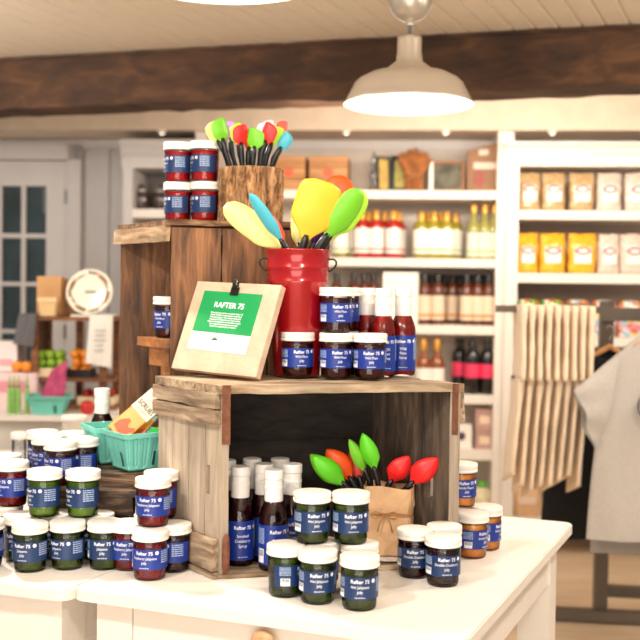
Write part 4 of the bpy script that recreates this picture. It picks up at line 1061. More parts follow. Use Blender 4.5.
row(('oil_bottle', .245, .042, oil_l, .79, M_gold, M_lab, greenb, .30, .1, .62), [(421, fr, zB), (433.5, fr, zB), (446, fr, zB), (455, bk_, zB)], 'olive green bottles in the middle of the second shelf', rank(4, '# olive green bottle of the middle group on the second shelf'))
row(('oil_bottle', .245, .042, oil_l, .79, M_gold, M_lab, greenb, .30, .1, .62), [(340, fr, zB), (349, bk_, zB), (428, bk_, zB), (440, bk_, zB)], 'olive green bottles behind spatulas and other bottles', rank(4, '# of the half hidden olive green bottles on the second shelf'))
row(('oil_bottle', .285, .036, glassy('pale olive oil', (150, 146, 74)), .84, M_gold, mat('pale label', (222, 220, 206), .5), greenb, .40, .05, .48), [(473, fr, zB), (484, fr, zB), (494, fr, zB)], 'tall green bottles at the right end of the second shelf', rank(3, '# tall pale green bottle at the right end of the second shelf'))
M_blkcap = mat('black cap', (26, 22, 22), .35)
row(('dressing_bottle', .262, .035, brn_l, .80, M_blkcap, M_lab2, mat('orange band', (222, 140, 70), .5), .28, .1, .58), [(424, fr, zC), (437.5, fr, zC), (452, bk_, zC), (466, fr, zC), (477, fr, zC), (488, fr, zC)], 'brown bottles with cream labels on the third shelf', rank(6, '# brown bottle with cream label on the third shelf'))
row(('dressing_bottle', .262, .035, brn_l, .80, M_blkcap, M_lab2, mat('orange band', (222, 140, 70), .5), .28, .1, .58), [(431, -.14, zC), (444, -.12, zC), (459, -.08, zC), (472, -.12, zC), (483, -.12, zC)], 'brown bottles in the back of the third shelf', rank(5, '# brown bottle in the back row of the third shelf'))
row(('dressing_bottle', .262, .035, brn_l, .80, M_blkcap, M_lab2, mat('orange band', (222, 140, 70), .5), .28, .1, .58), [(336, fr, zC), (353, fr, zC), (363.5, fr, zC), (372.5, fr, zC)], 'dark capped bottles behind the plum jars on the third shelf', rank(4, '# dark capped bottle of the third shelf seen above the plum jars'))
p = wplace(400, -.28, zC)
t = thing('white_box', 'plain bright white carton on the third shelf between two bottle rows', 'box', p, WA)
MB().box((0, 0, .135), (.185, .05, .27), bev=.004).build('carton', M_lab, t)
row(('liqueur_bottle', .285, .041, amb_l, .78, M_gold, M_lab, None, .42, .08, .46), [(423, fr, zD), (436.5, fr, zD)], 'amber bottles on the fourth shelf', rank(2, '# amber bottle with gold cap and white label on the fourth shelf'))
pink = mat('hot pink label', (238, 62, 104), .5)
row(('wine_bottle', .282, .041, blk_l, .80, M_blkcap, pink, None, .28, .30, .56), [(459, bk_, zD), (472, fr, zD), (487, fr, zD)], 'black bottles with pink labels', rank(3, '# black bottle with hot pink label on the fourth shelf'))
# boxes on shelf E
M_pinkbox = mat('pink brown box', (196, 156, 146), .6, noise_amt=.2, nscale=14)
h_ = .105
for k in range(2):
    t = thing('gift_box', ['lower pink brown box on the fifth shelf', 'upper pink brown box stacked on the fifth shelf'][k], 'box', wplace(484, -.24, zE+k*(h_+.001)), WA, 'pink brown boxes on the fifth shelf')
    MB().box((0, 0, h_/2), (.095, .1, h_), bev=.002).build('carton', M_pinkbox, t); MB().box((0, -.0505, h_*.45), (.055, .002, .04)).build('label', M_lab2, t)
t = thing('candle_box', 'white box with a dark round picture on the fifth shelf', 'box', wplace(463, -.25, zE), WA)
MB().box((0, 0, .062), (.085, .08, .124), bev=.002).build('carton', M_lab, t)
MB().lathe([(.022, 0), (.022, .002)], 24, T(-.012, -.040, .065) @ RX(pi/2)).build('round_picture', mat('dark plum print', (84, 60, 84), .5), t)
t = thing('produce_bag', 'clear bag with green top on the lowest shelf behind the amber jars', 'bag', wplace(482, -.25, zF), WA)
MB().lathe([(.05, 0), (.062, .02), (.06, .07), (.035, .105), (.02, .11), (0, .11)], 16, Matrix.Scale(.7, 4, (0, 1, 0))).build('pouch', mat('cream snack', (226, 214, 176), .4, noise_amt=.2, nscale=30), t)
MB().lathe([(.02, .108), (.03, .12), (.026, .135), (0, .14)], 12).build('tie', mat('green ribbon', (96, 190, 70), .5), t)
# shelf A
Mbox = wood('honey wood box', (172, 112, 62), (216, 160, 102), 'X', 4, 8, .55, .2, knots=False)
for px0, px1, l in ((272, 305, 'honey wood box on the top shelf, left one beside the bark log'), (309, 347.5, 'honey wood box with red stamp on the top shelf, right one')):
    a_ = wl(px0, 175, -.30).x; b2 = wl(px1, 175, -.30).x; hb = wl(320, 156, -.30).z-zA
    p = MW @ Vector(((a_+b2)/2, -.17, zA)); t = thing('wooden_box', l, 'box', p, WA, 'wooden boxes on the top shelf'); w_ = b2-a_
    mb = MB(); 
    for k in range(3): mb.box((0, -.118, hb*(k+.5)/3), (w_, .016, hb/3-.003), bev=.0015); mb.box((0, .118, hb*(k+.5)/3), (w_, .016, hb/3-.003))
    mb.box((w_/2-.008, 0, hb/2), (.016, .22, hb)); mb.box((-w_/2+.008, 0, hb/2), (.016, .22, hb)); mb.box((0, 0, .006), (w_-.02, .22, .01)); mb.box((0, 0, hb-.004), (w_-.01, .235, .008)); mb.build('box_body', Mbox, t)
    mb = MB(); mb.lathe([(.026, 0), (.026, .0012)], 24, T(0, -.126, hb*.52) @ RX(pi/2)); mb.box((0, -.1265, hb*.52), (.06, .001, .012)); mb.build('stamp', mat('red stamp', (214, 104, 70), .6), t)
t = thing('glass_decanter', 'clear glass decanter with stopper on the top shelf', 'decanter', wplace(373.5, -.26, zA))
MB().lathe([(.024, 0), (.026, .01), (.012, .03), (.018, .06), (.022, .085), (.014, .11), (.010, .135), (.017, .15), (.013, .175), (.004, .205), (0, .21)], 24).build('glass', clear('decanter glass', (.8, .84, .88), .9), t)
def frame(px0, px1, py0, t_, rim, fc, pic, label, nm='picture_frame', rz=0, parts=None):
    a_ = wl(px0, 175, t_).x; b2 = wl(px1, 175, t_).x; hb = wl(420, py0, t_).z-zA; w_ = b2-a_
    t = thing(nm, label, 'picture frame', MW @ Vector(((a_+b2)/2, t_, zA)), WA+rz); Mx = RX(R(-8))
    mb = MB()
    for c, d in (((0, 0, rim/2), (w_, .016, rim)), ((0, 0, hb-rim/2), (w_, .016, rim)), ((-w_/2+rim/2, 0, hb/2), (rim, .016, hb)), ((w_/2-rim/2, 0, hb/2), (rim, .016, hb))): mb.box(c, d, Mx)
    mb.build('frame', fc, t); MB().box((0, .004, hb/2), (w_-rim, .004, hb-rim), Mx).build('picture', pic, t)
    if parts: parts(t, w_, hb, Mx)
M_dg = mat('dark green frame', (28, 40, 34), .4)
frame(377, 391, 156, -.24, .012, M_dg, mat('gold picture', (206, 168, 84), .6, noise_amt=.3, nscale=25), 'dark green frame with a yellow picture beside the glass decanter', rz=R(12))
frame(390, 409, 155, -.22, .022, M_dg, mat('yellow green picture', (196, 180, 96), .6, noise_amt=.4, nscale=22), 'dark green frame with a yellow and green picture behind the dried bundle', rz=R(-8))
frame(430.5, 464.5, 160.5, -.23, .014, mat('brown photo frame', (156, 104, 66), .5), mat('dark landscape photo', (96, 92, 74), .4, noise_amt=.8, nscale=12), 'brown framed landscape photograph on the top shelf', parts=lambda t, w_, hb, Mx: (MB().box((-w_/2+.004, -.012, hb/2), (.022, .006, hb-.01), Mx).build('white_mat', M_lab, t)))
t = thing('dried_bundle', 'bushy brown dried grass bundle tied upright on the top shelf', 'dried plants', wplace(413.5, -.25, zA))
mb = MB(); rnd = random.Random(3)
for i in range(170):
    a = rnd.uniform(0, 2*pi); r = rnd.random()**.5; hh = rnd.uniform(.185, .225)+.012*(1-r)
    mb.tube([(cos(a)*r*.050, sin(a)*r*.045, 0), (cos(a)*r*.050, sin(a)*r*.045, .09), (cos(a)*r*.085, sin(a)*r*.07, hh*.75), (cos(a)*r*.095, sin(a)*r*.08, hh*(1-.16*r*r))], [.0035, .0035, .0055, .002], 5)
mb.build('stalks', mat('brown dried stalks', (178, 112, 62), .8, noise_amt=.3, nscale=20), t)
MB().lathe([(.053, .07), (.055, .078), (.053, .086)], 24, cap0=False, cap1=False).build('tie', mat('jute tie', (150, 100, 60), .8), t)
t = thing('gift_bag', 'brown paper gift bag with a printed front at the right end of the top shelf', 'bag', wplace(482.5, -.22, zA), WA)
mb = MB(); w_ = .082; mb.add([(-w_, -.04, 0), (w_, -.04, 0), (w_, .04, 0), (-w_, .04, 0), (-w_, -.03, .215), (w_, -.03, .262), (w_, .03, .262), (-w_, .03, .215)], [(0, 1, 2, 3), (4, 5, 6, 7), (0, 1, 5, 4), (1, 2, 6, 5), (2, 3, 7, 6), (3, 0, 4, 7)])
mb.build('bag_body', mat('brown bag paper', (146, 108, 80), .7, noise_amt=.1), t)
mb = MB(); Mx = T(0, -.0415, 0) @ RX(R(-2.2)); mb.box((.01, 0, .135), (.12, .001, .035), Mx); mb.box((0, 0, .205), (.05, .001, .03), Mx); mb.build('print', mat('pale print', (214, 196, 180), .6), t)
MB().lathe([(.024, 0), (.024, .002)], 16, T(-.02, -.041, .065) @ RX(pi/2) @ Matrix.Scale(1.8, 4, (0, 1, 0))).build('red_motif', mat('dull red print', (158, 76, 70), .6), t)
# snack bags on right unit
def snack(loc, w_, h_, fill, label, group, card=(204, 36, 78)):
    t = thing('snack_bag', label, 'bag', loc, WA, group)
    mb = MB(); nu, nv = 10, 14; vs = []; fs = []
    for k in (0, 1):
        for j in range(nv+1):
            for i in range(nu+1):
                u = -1+2*i/nu; v = j/nv
                th = .034*(1-u*u*.8)**.7*min(1, v*9+.35)*min(1, (1-v)*3.2+.04)
                x = u*w_/2*(1-.05*(v-.5)**2); y = (-th if k == 0 else th)
                y += noise.noise(Vector((u*3+loc[0]*9, v*6, k*5)))*.006; x += noise.noise(Vector((v*5, loc[0]*7, u)))*.006
                vs.append((x, y, v*h_*(1+.04*noise.noise(Vector((u*2.5, loc[0]*11, 0))) if v > .8 else 1)))
    n = (nu+1)*(nv+1)
    for k in (0, 1):
        for j in range(nv):
            for i in range(nu):
                f = (k*n+j*(nu+1)+i, k*n+j*(nu+1)+i+1, k*n+(j+1)*(nu+1)+i+1, k*n+(j+1)*(nu+1)+i); fs.append(f)
    ed = [j*(nu+1) for j in range(nv+1)]
    for a_, b2 in zip(ed, ed[1:]): fs.append((a_, b2, n+b2, n+a_)); fs.append((a_+nu, b2+nu, n+b2+nu, n+a_+nu))
    fs.append(tuple(range(nu+1))+tuple(reversed(range(n, n+nu+1))))
    mb.add(vs, fs, 0, True); mb.build('filled_pouch', fill, t)
    cw = w_*.62
    lab = MB().box((0, -.0375, h_*.46), (cw, .001, h_*.40)).build('label', M_lab, t)
    mb = MB(); prof = [(cw*.5*cos(a)*.95, -.0383, h_*.57+h_*.10*sin(a)) for a in [2*pi*i/20 for i in range(20)]]; inn = [(p[0]*.66, p[1], h_*.57+(p[2]-h_*.57)*.55) for p in prof]
    mb.add(prof+inn, [(i, (i+1) % 20, 20+(i+1) % 20, 20+i) for i in range(20)]); mb.build('badge', mat('pink red print', card, .5), lab)
    return t
def popc(name, c, c2):
    if name in MATS: return MATS[name]
    m, nt, b = base(name); N = nt.nodes; L = nt.links; tc = N.new('ShaderNodeTexCoord'); vo = N.new('ShaderNodeTexVoronoi'); vo.inputs['Scale'].default_value = 75
    L.new(tc.outputs['Object'], vo.inputs['Vector']); rp = N.new('ShaderNodeValToRGB'); e = rp.color_ramp.elements; e[0].color = srgb(c); e[1].color = srgb(c2); e[1].position = .75; L.new(vo.outputs['Distance'], rp.inputs[0]); L.new(rp.outputs[0], b.inputs['Base Color'])
    b.inputs['Roughness'].default_value = .25; b.inputs['Coat Weight'].default_value = .7; bp = N.new('ShaderNodeBump'); bp.inputs['Strength'].default_value = .5; bp.inputs['Distance'].default_value = .004; L.new(vo.outputs['Distance'], bp.inputs['Height']); L.new(bp.outputs[0], b.inputs['Normal'])
    MATS[name] = m; return m
pop, cheese, white_ = popc('caramel popcorn', (222, 196, 152), (184, 146, 98)), popc('cheese popcorn', (255, 206, 50), (246, 164, 24)), popc('white kettle corn', (240, 224, 212), (214, 192, 176))
names1 = ['leftmost tan popcorn bag on the upper snack shelf', 'second tan popcorn bag on the upper snack shelf', 'third tan popcorn bag on the upper snack shelf', 'white snack bag beside the tan ones on the upper snack shelf', 'white snack bag cut by the picture edge on the upper snack shelf', 'snack bag beyond the edge on the upper snack shelf']
for (px, wpx), f, l in zip([(529, 21), (553, 23), (581, 24), (608.5, 24), (637, 25)], [pop, pop, pop, white_, white_], names1):
    snack(wplace(px, -.27, r1), wpx/F_PX*5.4, .198, f, l, 'popcorn bags on the upper snack shelf')
names2 = ['leftmost orange yellow popcorn bag on the lower snack shelf', 'middle orange yellow popcorn bag on the lower snack shelf', 'rightmost orange yellow popcorn bag on the lower snack shelf', 'white snack bag next to the yellow ones on the lower snack shelf', 'white snack bag at the right edge of the lower snack shelf']
for (px, wpx), f, l in zip([(527, 21), (552, 25), (581.5, 27), (608, 21), (633, 26)], [cheese, cheese, cheese, white_, white_], names2):
    snack(wplace(px, -.27, r2), wpx/F_PX*5.4, .205, f, l, 'popcorn bags on the lower snack shelf')
# candy bags on third shelf
def candy_mat(name, cols):
    if name in MATS: return MATS[name]
    m, nt, b = base(name); N = nt.nodes; L = nt.links; tc = N.new('ShaderNodeTexCoord'); vo = N.new('ShaderNodeTexVoronoi'); vo.inputs['Scale'].default_value = 42
    L.new(tc.outputs['Object'], vo.inputs['Vector']); sp = N.new('ShaderNodeSeparateColor'); L.new(vo.outputs['Color'], sp.inputs[0]); rp = N.new('ShaderNodeValToRGB'); rp.color_ramp.interpolation = 'CONSTANT'; e = rp.color_ramp.elements
    e[0].color = srgb(cols[0]); e[1].position = 1/len(cols); e[1].color = srgb(cols[1])
    for i, c in enumerate(cols[2:]): k = e.new((i+2)/len(cols)); k.color = srgb(c)
    L.new(sp.outputs[0], rp.inputs[0]); L.new(rp.outputs[0], b.inputs['Base Color']); b.inputs['Roughness'].default_value = .2; b.inputs['Coat Weight'].default_value = .8
    MATS[name] = m; return m
cnd = [candy_mat('mixed candy', [(240, 110, 30), (250, 200, 40), (200, 40, 40), (70, 160, 70), (240, 230, 210)]), candy_mat('pastel candy', [(236, 150, 170), (240, 220, 160), (160, 200, 220), (220, 120, 60), (250, 240, 230)])]
cl = ['leftmost mixed candy bag', 'second candy bag', 'middle candy bag', 'fourth candy bag', 'rightmost candy bag']
for i, px in enumerate((527, 551, 577, 603, 630)):
    p = wplace(px, -.27, r3); t = thing('candy_bag', cl[i]+' peeping over the hanging cloths on the third snack shelf', 'bag', p, WA, 'candy bags on the third snack shelf')
    mb = MB(); mb.lathe([(.05, 0), (.064, .01), (.067, .10), (.066, .155), (.054, .182), (0, .190)], 16, Matrix.Scale(.6, 4, (0, 1, 0))); mb.build('filled_pouch', cnd[i > 1 and 1 or 0], t)
p = wplace(526, -.30, r5)
t = thing('bakery_bag', 'clear snack bag with a green and yellow tie on the low shelf under the cloths', 'bag', p, WA)
MB().lathe([(.06, 0), (.078, .012), (.082, .07), (.07, .13), (.045, .17), (.02, .185), (.0, .19)], 18, Matrix.Scale(.6, 4, (0, 1, 0))).build('filled_pouch', mat('peach tan snack', (232, 190, 146), .35, noise_amt=.15, nscale=20), t)
MB().box((0, -.052, .085), (.09, .002, .04), bev=.0005).build('label', mat('peach label', (244, 214, 196), .5), t)
MB().box((-.005, -.035, .175), (.035, .02, .04), bev=.004).build('green_tag', mat('green tag', (70, 180, 80), .5), t); MB().lathe([(.012, .19), (.02, .2), (.015, .215), (0, .22)], 12).build('yellow_bow', mat('yellow bow', (250, 196, 40), .5), t)
# jars in left cabinet
g = 'glass jars in the wall cabinet'
pr = thing('glass_canister', 'dark lidded glass canister at the left in the wall cabinet', 'jar', wplace(141, -.2, zL), 0, g)
MB().lathe([(.042, 0), (.046, .006), (.046, .085), (.042, .095)], 24).build('canister_body', glassy('smoky glass', (70, 56, 50)), pr)
MB().lathe([(.044, .096), (.046, .1), (.046, .118), (.02, .122), (.012, .14), (0, .142)], 24).build('lid', mat('grey tin lid', (150, 146, 140), .3, .7), pr)
dup(pr, wplace(161, -.2, zL), 0, 'dark lidded glass canister at the right in the wall cabinet, next to the red jars')

# ================================================================= CLOTHES RACK ON THE RIGHT
Mrk = mat('grey brown painted steel', (104, 92, 80), .45, .3)
RY0 = 4.28
rack = thing('garment_rack', 'grey steel garment rack at the right carrying shirts and cloth bags', 'rack', (at(600, 600, RY0).x, RY0, 0))
rx = rack.location.x; ra = R(-8); rux = Vector((cos(ra), sin(ra), 0)); ruy = Vector((-sin(ra), cos(ra), 0))
zb = at(610, 316, RY0).z; zlow = .028
def rb(nm, o, a, b, c): return MB().slab(Vector(o), a, b, c).build(nm, Mrk, rack)
rb('post', (-.026, -.02, 0), (.052, 0, 0), (0, .04, 0), (0, 0, zb+.06))
rb('top_bar', Vector((-.05, -.03, zb-.02))+rux*.02, rux*.9, ruy*.03, (0, 0, .055))
rb('base_bar', Vector((0, -.05, zlow-.02))-rux*.20, rux*1.1, ruy*.05, (0, 0, .042))
rb('lower_rail', Vector((.03, .12, zlow+.035)), rux*.7, ruy*.04, (0, 0, .045))
aL = at(498, 308, 3.86).x-rx
rb('face_out_bar', (aL, 3.89-RY0, at(505, 309, 3.86).z-.013), (at(603, 300, 3.89).x-rx-aL, 0, 0), (0, .022, 0), (0, 0, .026))
rb('bracket', (at(588, 300, 3.9).x-rx, 3.90-RY0, at(588, 309, 3.9).z-.013), (.03, 0, 0), (0, .40, 0), (0, 0, .03))
for s_ in (-.2, .88): MB().lathe([(.022, 0), (.022, .007), (0, .007)], 12, T(Vector((0, -.025, 0))+rux*s_)).build('foot', Mrk, rack)
# hanging cloth bags
Mcloth = mat('natural cotton cloth', (252, 230, 202), .85, noise_amt=.03, nscale=40, bump=.2, bscale=150, sheen=.2)
def cloth(loc, w_, h_, label, group, lean=0, skew=0, seed=0):
    t = thing('cloth_bag', label, 'cloth bag', loc, 0, group); mb = MB(); nu, nv = 6, 16; vs = []; fs = []
    for k in (0, 1):
        for j in range(nv+1):
            for i in range(nu+1):
                u = i/nu-.5; v = j/nv; s_ = noise.noise(Vector((seed*3.7, v*2.2, 0)))
                fl = .011-.0055*min(1, v*4)+.003*noise.noise(Vector((seed*1.7, v*5, 3)))
                x = s_*.003+lean*v+(fl if k else -fl)+.0008*sin(9*u+seed)
                y = u*w_*(1-.10*(1-v)); z = -v*h_-(skew*(u+.5)*v)
                vs.append((x, y, z))
    n = (nu+1)*(nv+1)
    for k in (0, 1):
        for j in range(nv):
            for i in range(nu):
                a_ = k*n+j*(nu+1)+i; fs.append((a_, a_+1, a_+nu+2, a_+nu+1))
    for j in range(nv):
        a_ = j*(nu+1); fs.append((a_, a_+nu+1, n+a_+nu+1, n+a_)); a_ += nu; fs.append((a_, a_+nu+1, n+a_+nu+1, n+a_))
    for i in range(nu): fs.append((i, i+1, n+i+1, n+i)); a_ = nv*(nu+1)+i; fs.append((a_, a_+1, n+a_+1, n+a_))
    mb.add(vs, fs, 0, True); mb.build('folded_cloth', Mcloth, t)
    MB().box((0, 0, .004), (.024, w_*.86, .012), bev=.003).build('top_hem', Mcloth, t)
    return t
ords = ['first', 'second', 'third', 'fourth', 'fifth', 'sixth', 'seventh', 'eighth', 'ninth', 'tenth']
zu = at(550, 308, 3.86).z; CY = 3.88
for i in range(9):
    px = 519.5+i*8.3
    cloth((at(px, 340, CY).x, CY, zu-.0), .20, .262, ords[i]+' cream cloth bag from the left in the upper hanging row', 'cloth bags hanging in the upper row', 0.0, 0, i)
zl = at(550, 381, 3.90).z
MB().slab((at(512, 380, 3.92).x-rx, 3.93-RY0, zl+.004), (at(585, 380, 3.92).x-at(512, 380, 3.92).x, 0, 0), (0, .012, 0), (0, 0, .012)).build('face_out_bar', Mrk, rack)
for i in range(8):
    px = 518+i*9.3
    cloth((at(px, 420, CY+.03).x, CY+.05, zl), .19, .34+.02*((i*5) % 3)+(.04 if i in (2, 3) else 0)-.0, ords[i]+' cream cloth bag from the left in the lower hanging row', 'cloth bags hanging in the lower row', -.028, .06, i+20)
# shirts
def shirt(loc, sc, mt, label, rz=0, L=.70, W=.50, seed=0, logo=False, sleeve=True, fold=1.0):
    t = thing('t_shirt', label, 'shirt', loc, rz, None)
    hw = W/2
    out = []  # half outline, right side, from neck down: (x, z)
    half = [(.075, 0), (.12, -.022), (.20, -.055), (hw-.01, -.085), (hw+.035, -.125), (hw+.085, -.215), (hw+.10, -.255), (hw+.03, -.295), (hw-.025, -.27), (hw-.012, -.33), (hw, -.45), (hw+.008, -L)]
    nz_ = 40; rows = []
    def xo(z):  # outline half width by height
        pts = [(0, .072), (-.022, .098), (-.055, .135), (-.085, .168), (-.11, .195), (-.15, .214), (-.24, .230), (-.38, .238), (-.50, .248), (-L, .262)]
        for (za, xa), (zb_, xb) in zip(pts, pts[1:]):
            if zb_ <= z <= za: s_ = (za-z)/(za-zb_); return xa+(xb-xa)*s_
        return pts[-1][1]
    mb = MB(); vs = []; fs = []; nx = 36; zs_ = [0, -.011, -.022, -.04, -.055, -.07, -.085, -.105, -.125, -.155, -.185, -.215, -.24, -.262, -.276, -.290, -.31, -.33, -.345, -.36, -.372, -.385, -.3925, -.40]+[-.40-(L-.40)*k/20 for k in range(1, 21)]
    for k in (0, 1):
        for z in zs_:
            w_ = xo(z)
            for i in range(nx+1):
                u = -1+2*i/nx; x = u*w_
                th = .030*(max(0, 1-abs(u)**3))**.6*(min(1, .35-z*2))
                f = noise.noise(Vector((x*7+seed, z*2.5, k*3)))*.014*min(1, -z*4)*fold+.006*sin(x*34+z*5+seed)*min(1, -z*2)*fold
                neck = .0
                zz = z-(.045*(1-(x/.075)**2) if abs(x) < .075 and z > -.03 and k == 0 else 0)*(1 if z == 0 else .6)
                if z <= -.055: zz = z+.02*abs(u)**2*(1 if z > -.3 else 0)*0
                vs.append((x, (-th if k == 0 else th)+f, zz))
    m_ = nx+1; n = len(zs_)*m_
    for k in (0, 1):
        for j in range(len(zs_)-1):
            for i in range(nx): a_ = k*n+j*m_+i; fs.append((a_, a_+1, a_+m_+1, a_+m_))
    for j in range(len(zs_)-1):
        a_ = j*m_; fs.append((a_, a_+m_, n+a_+m_, n+a_)); a_ += nx; fs.append((a_, a_+m_, n+a_+m_, n+a_))
    mb.add(vs, fs, 0, True); mb.build('shirt_body', mt, t)
    for sg in (-1, 1):
        A0, A1, B0, B1 = Vector((.165, 0, -.080)), Vector((.215, 0, -.375)), Vector((.318, 0, -.213)), Vector((.248, 0, -.420))
        mb = MB(); ns, ntt = 14, 14; vs = []; fs = []
        for k in (0, 1):
            for i in range(ns+1):
                for j in range(ntt+1):
                    s_ = i/ns; u = -1+2*j/ntt; p = (A0*(1-s_)+B0*s_)*(.5-u/2)+(A1*(1-s_)+B1*s_)*(.5+u/2)
                    th = .026*(max(0, 1-u*u))**.5+.001
                    f = noise.noise(Vector((p.x*14+seed, p.z*12, k*2)))*.016*fold*s_+.005*sin(u*7+s_*5+seed)*s_
                    vs.append((sg*(p.x+.006*sin(u*5)*s_), (-th if k == 0 else th)+f-.004*(1-k), p.z))
        m2 = ntt+1; n2_ = (ns+1)*m2
        for k in (0, 1):
            for i in range(ns):
                for j in range(ntt): a_ = k*n2_+i*m2+j; fs.append((a_, a_+1, a_+m2+1, a_+m2))
        for i in range(ns):
            for j in (0, ntt): a_ = i*m2+j; fs.append((a_, a_+m2, n2_+a_+m2, n2_+a_))
        mb.add(vs, fs, 0, True); mb.build('sleeve', mt, t)
    mb = MB(); Mh = wood('pale hanger wood', (190, 130, 76), (222, 168, 112), 'X', 8, 5, .4, .1, knots=False)
    mb.tube([(-.15, 0, -.082), (-.08, 0, -.035), (0, 0, .012), (.08, 0, -.035), (.15, 0, -.082)], [.006, .010, .013, .010, .006], 10); h = mb.build('hanger', Mh, t)
    MB().tube([(0, 0, .01), (0, 0, .045), (.015, 0, .062), (.02, 0, .08), (.0, 0, .095), (-.016, 0, .082)], .002, 8).build('hook', mat('bright wire', (190, 190, 192), .2, 1), h)
    if logo:
        y0 = -.052; Mx = T(logo[0], y0, logo[1]) @ RX(pi/2)
        bd = MB().lathe([(.062, 0), (.064, .001), (.064, .002)], 40, Mx).build('round_print', mat('black print', (30, 28, 28), .6), t)
        mb = MB(); Mw_ = M_ink
        for k in range(8):
            a = 2*pi*k/8+.2; mb.lathe([(.008, 0), (.008, .0012)], 10, Mx @ T(.04*cos(a), .04*sin(a), .002))
        mb.lathe([(.055, .002), (.058, .0026), (.058, .0030)], 40, Mx, cap0=False, cap1=False); mb.box((0, 0, .0026), (.012, .045, .001), Mx); mb.box((0, 0, .0026), (.034, .010, .001), Mx); mb.build('emblem', Mw_, bd)
    return t
Mgs = mat('heather grey jersey', (188, 182, 175), .85, noise_amt=.05, nscale=90, bump=.15, bscale=200, sheen=.2)
Mgs2 = mat('darker grey jersey', (150, 143, 136), .85, noise_amt=.05, nscale=90)
Mbs = mat('black jersey', (14, 13, 14), .85, noise_amt=.1)
q = at(664, 331, 3.72); shirt((q.x, 3.72, q.z), 1, Mgs, 'heather grey t-shirt with a round black print hanging at the right edge', R(4), .745, .50, 1, logo=(-.045, -.262))
q = at(666, 333, 3.80); shirt((q.x, 3.81, q.z), 1, Mgs2, 'grey t-shirt behind the printed one, its hem showing below', R(4), .80, .50, 5)
q = at(612, 350, 4.12); shirt((q.x, 4.155, q.z), 1, Mbs, 'black t-shirt hanging behind the cloth bags', R(0), .755, .44, 9, fold=.6)

# ================================================================= BACK LEFT COUNTER WITH MARKET GOODS
T3Z = .80; 
t3 = thing('counter', 'white counter at the back left under the plate and fruit crate', 'counter', (-1.6, 4.37, 0))
yb0 = 4.37
mb = MB(); mb.slab((-.9, 0, T3Z-.022), (1.75, 0, 0), (0, .62, 0), (0, 0, .022)); mb.build('worktop', M_cab, t3)
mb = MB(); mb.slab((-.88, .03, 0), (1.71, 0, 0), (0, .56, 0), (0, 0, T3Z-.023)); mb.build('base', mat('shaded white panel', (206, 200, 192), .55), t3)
def on3(px, Y, z=T3Z): 
    yy = 287+(1.355-z)/Y*F_PX; p = at(px, yy, Y); return Vector((p.x, Y, z))
# crate shelf
Mcs = wood('warm brown shelf wood', (104, 60, 30), (164, 106, 62), 'X', 6, 9, .6, .3)
xs0, xs1 = at(28.5, 350, 4.60).x, at(111, 350, 4.60).x; zt3 = at(60, 316.5, 4.60).z
cs_ = thing('display_shelf', 'small brown wooden crate shelf standing on the back left counter', 'shelf', (xs0, 4.60, T3Z+.001)); Wc = xs1-xs0; Hc = zt3-T3Z-.001
for z_, nm in ((Hc-.018, 'top_board'), (Hc*.30, 'middle_board'), (0, 'bottom_board')): MB().slab((-.005, 0, z_), (Wc+.02, 0, 0), (0, .27, 0), (0, 0, .016), 10, 3, .001, 3).build(nm, Mcs, cs_)
for x_, y_ in ((.008, .006), (.008, .235), (Wc*.42, .235), (Wc*.85, .006), (Wc-.04, .235)): MB().box((x_+.015, y_+.015, Hc/2), (.03, .022, Hc-.035)).build('post', Mcs, cs_)
MB().slab((.005, .02, .017), (0, .22, 0), (.012, 0, 0), (0, 0, Hc-.036)).build('side_panel', wood('shadow brown wood', (84, 50, 28), (132, 84, 48), 'Y', 6, 9, .6, .3), cs_)
# plate
p = at(88, 293, 4.66)
pl = thing('dinner_plate', 'cream plate with leaf and berry rim propped on the brown shelf', 'plate', (p.x, 4.70, zt3))
Mpl = T(0, 0, .107) @ RX(R(78)) 
mb = MB(); mb.lathe([(.0, .0), (.06, .0), (.066, .004), (.102, .011), (.104, .014), (.10, .0145), (.064, .008), (0, .006)], 48, Mpl)
for k in range(3):
    for i in range(11):
        a = 2*pi*(i+.33*k)/11+.1+.12*sin(i*5); rr = .084+.004*((i*7) % 3-1); s_ = .0045+.0022*((i*5) % 3)
        mb.lathe([(0, .0), (s_, .0), (s_, .0012), (0, .0014)], 8, Mpl @ T(rr*cos(a), rr*sin(a), .0125) @ RZ(a) @ Matrix.Scale(1.7 if k else 1, 4, (0, 1, 0)), 1+k)
mb.box((.005, 0, .009), (.05, .006, .012), Mpl, 2)
mb.build('plate_body', [mat('cream glaze', (246, 240, 222), .2, coat=.4, noise_amt=.01), mat('orange berry paint', (210, 130, 50), .3, noise_amt=.2), mat('green leaf paint', (104, 120, 72), .3, noise_amt=.2), mat('brown leaf paint', (150, 96, 56), .3, noise_amt=.2)], pl)
ps = thing('plate_stand', 'small wooden stand behind the cream plate', 'stand', (p.x, 4.745, zt3)); MB().tube([(-.03, 0, .003), (0, .02, .09), (.03, 0, .003)], .003, 6).build('easel', Mcs, ps)
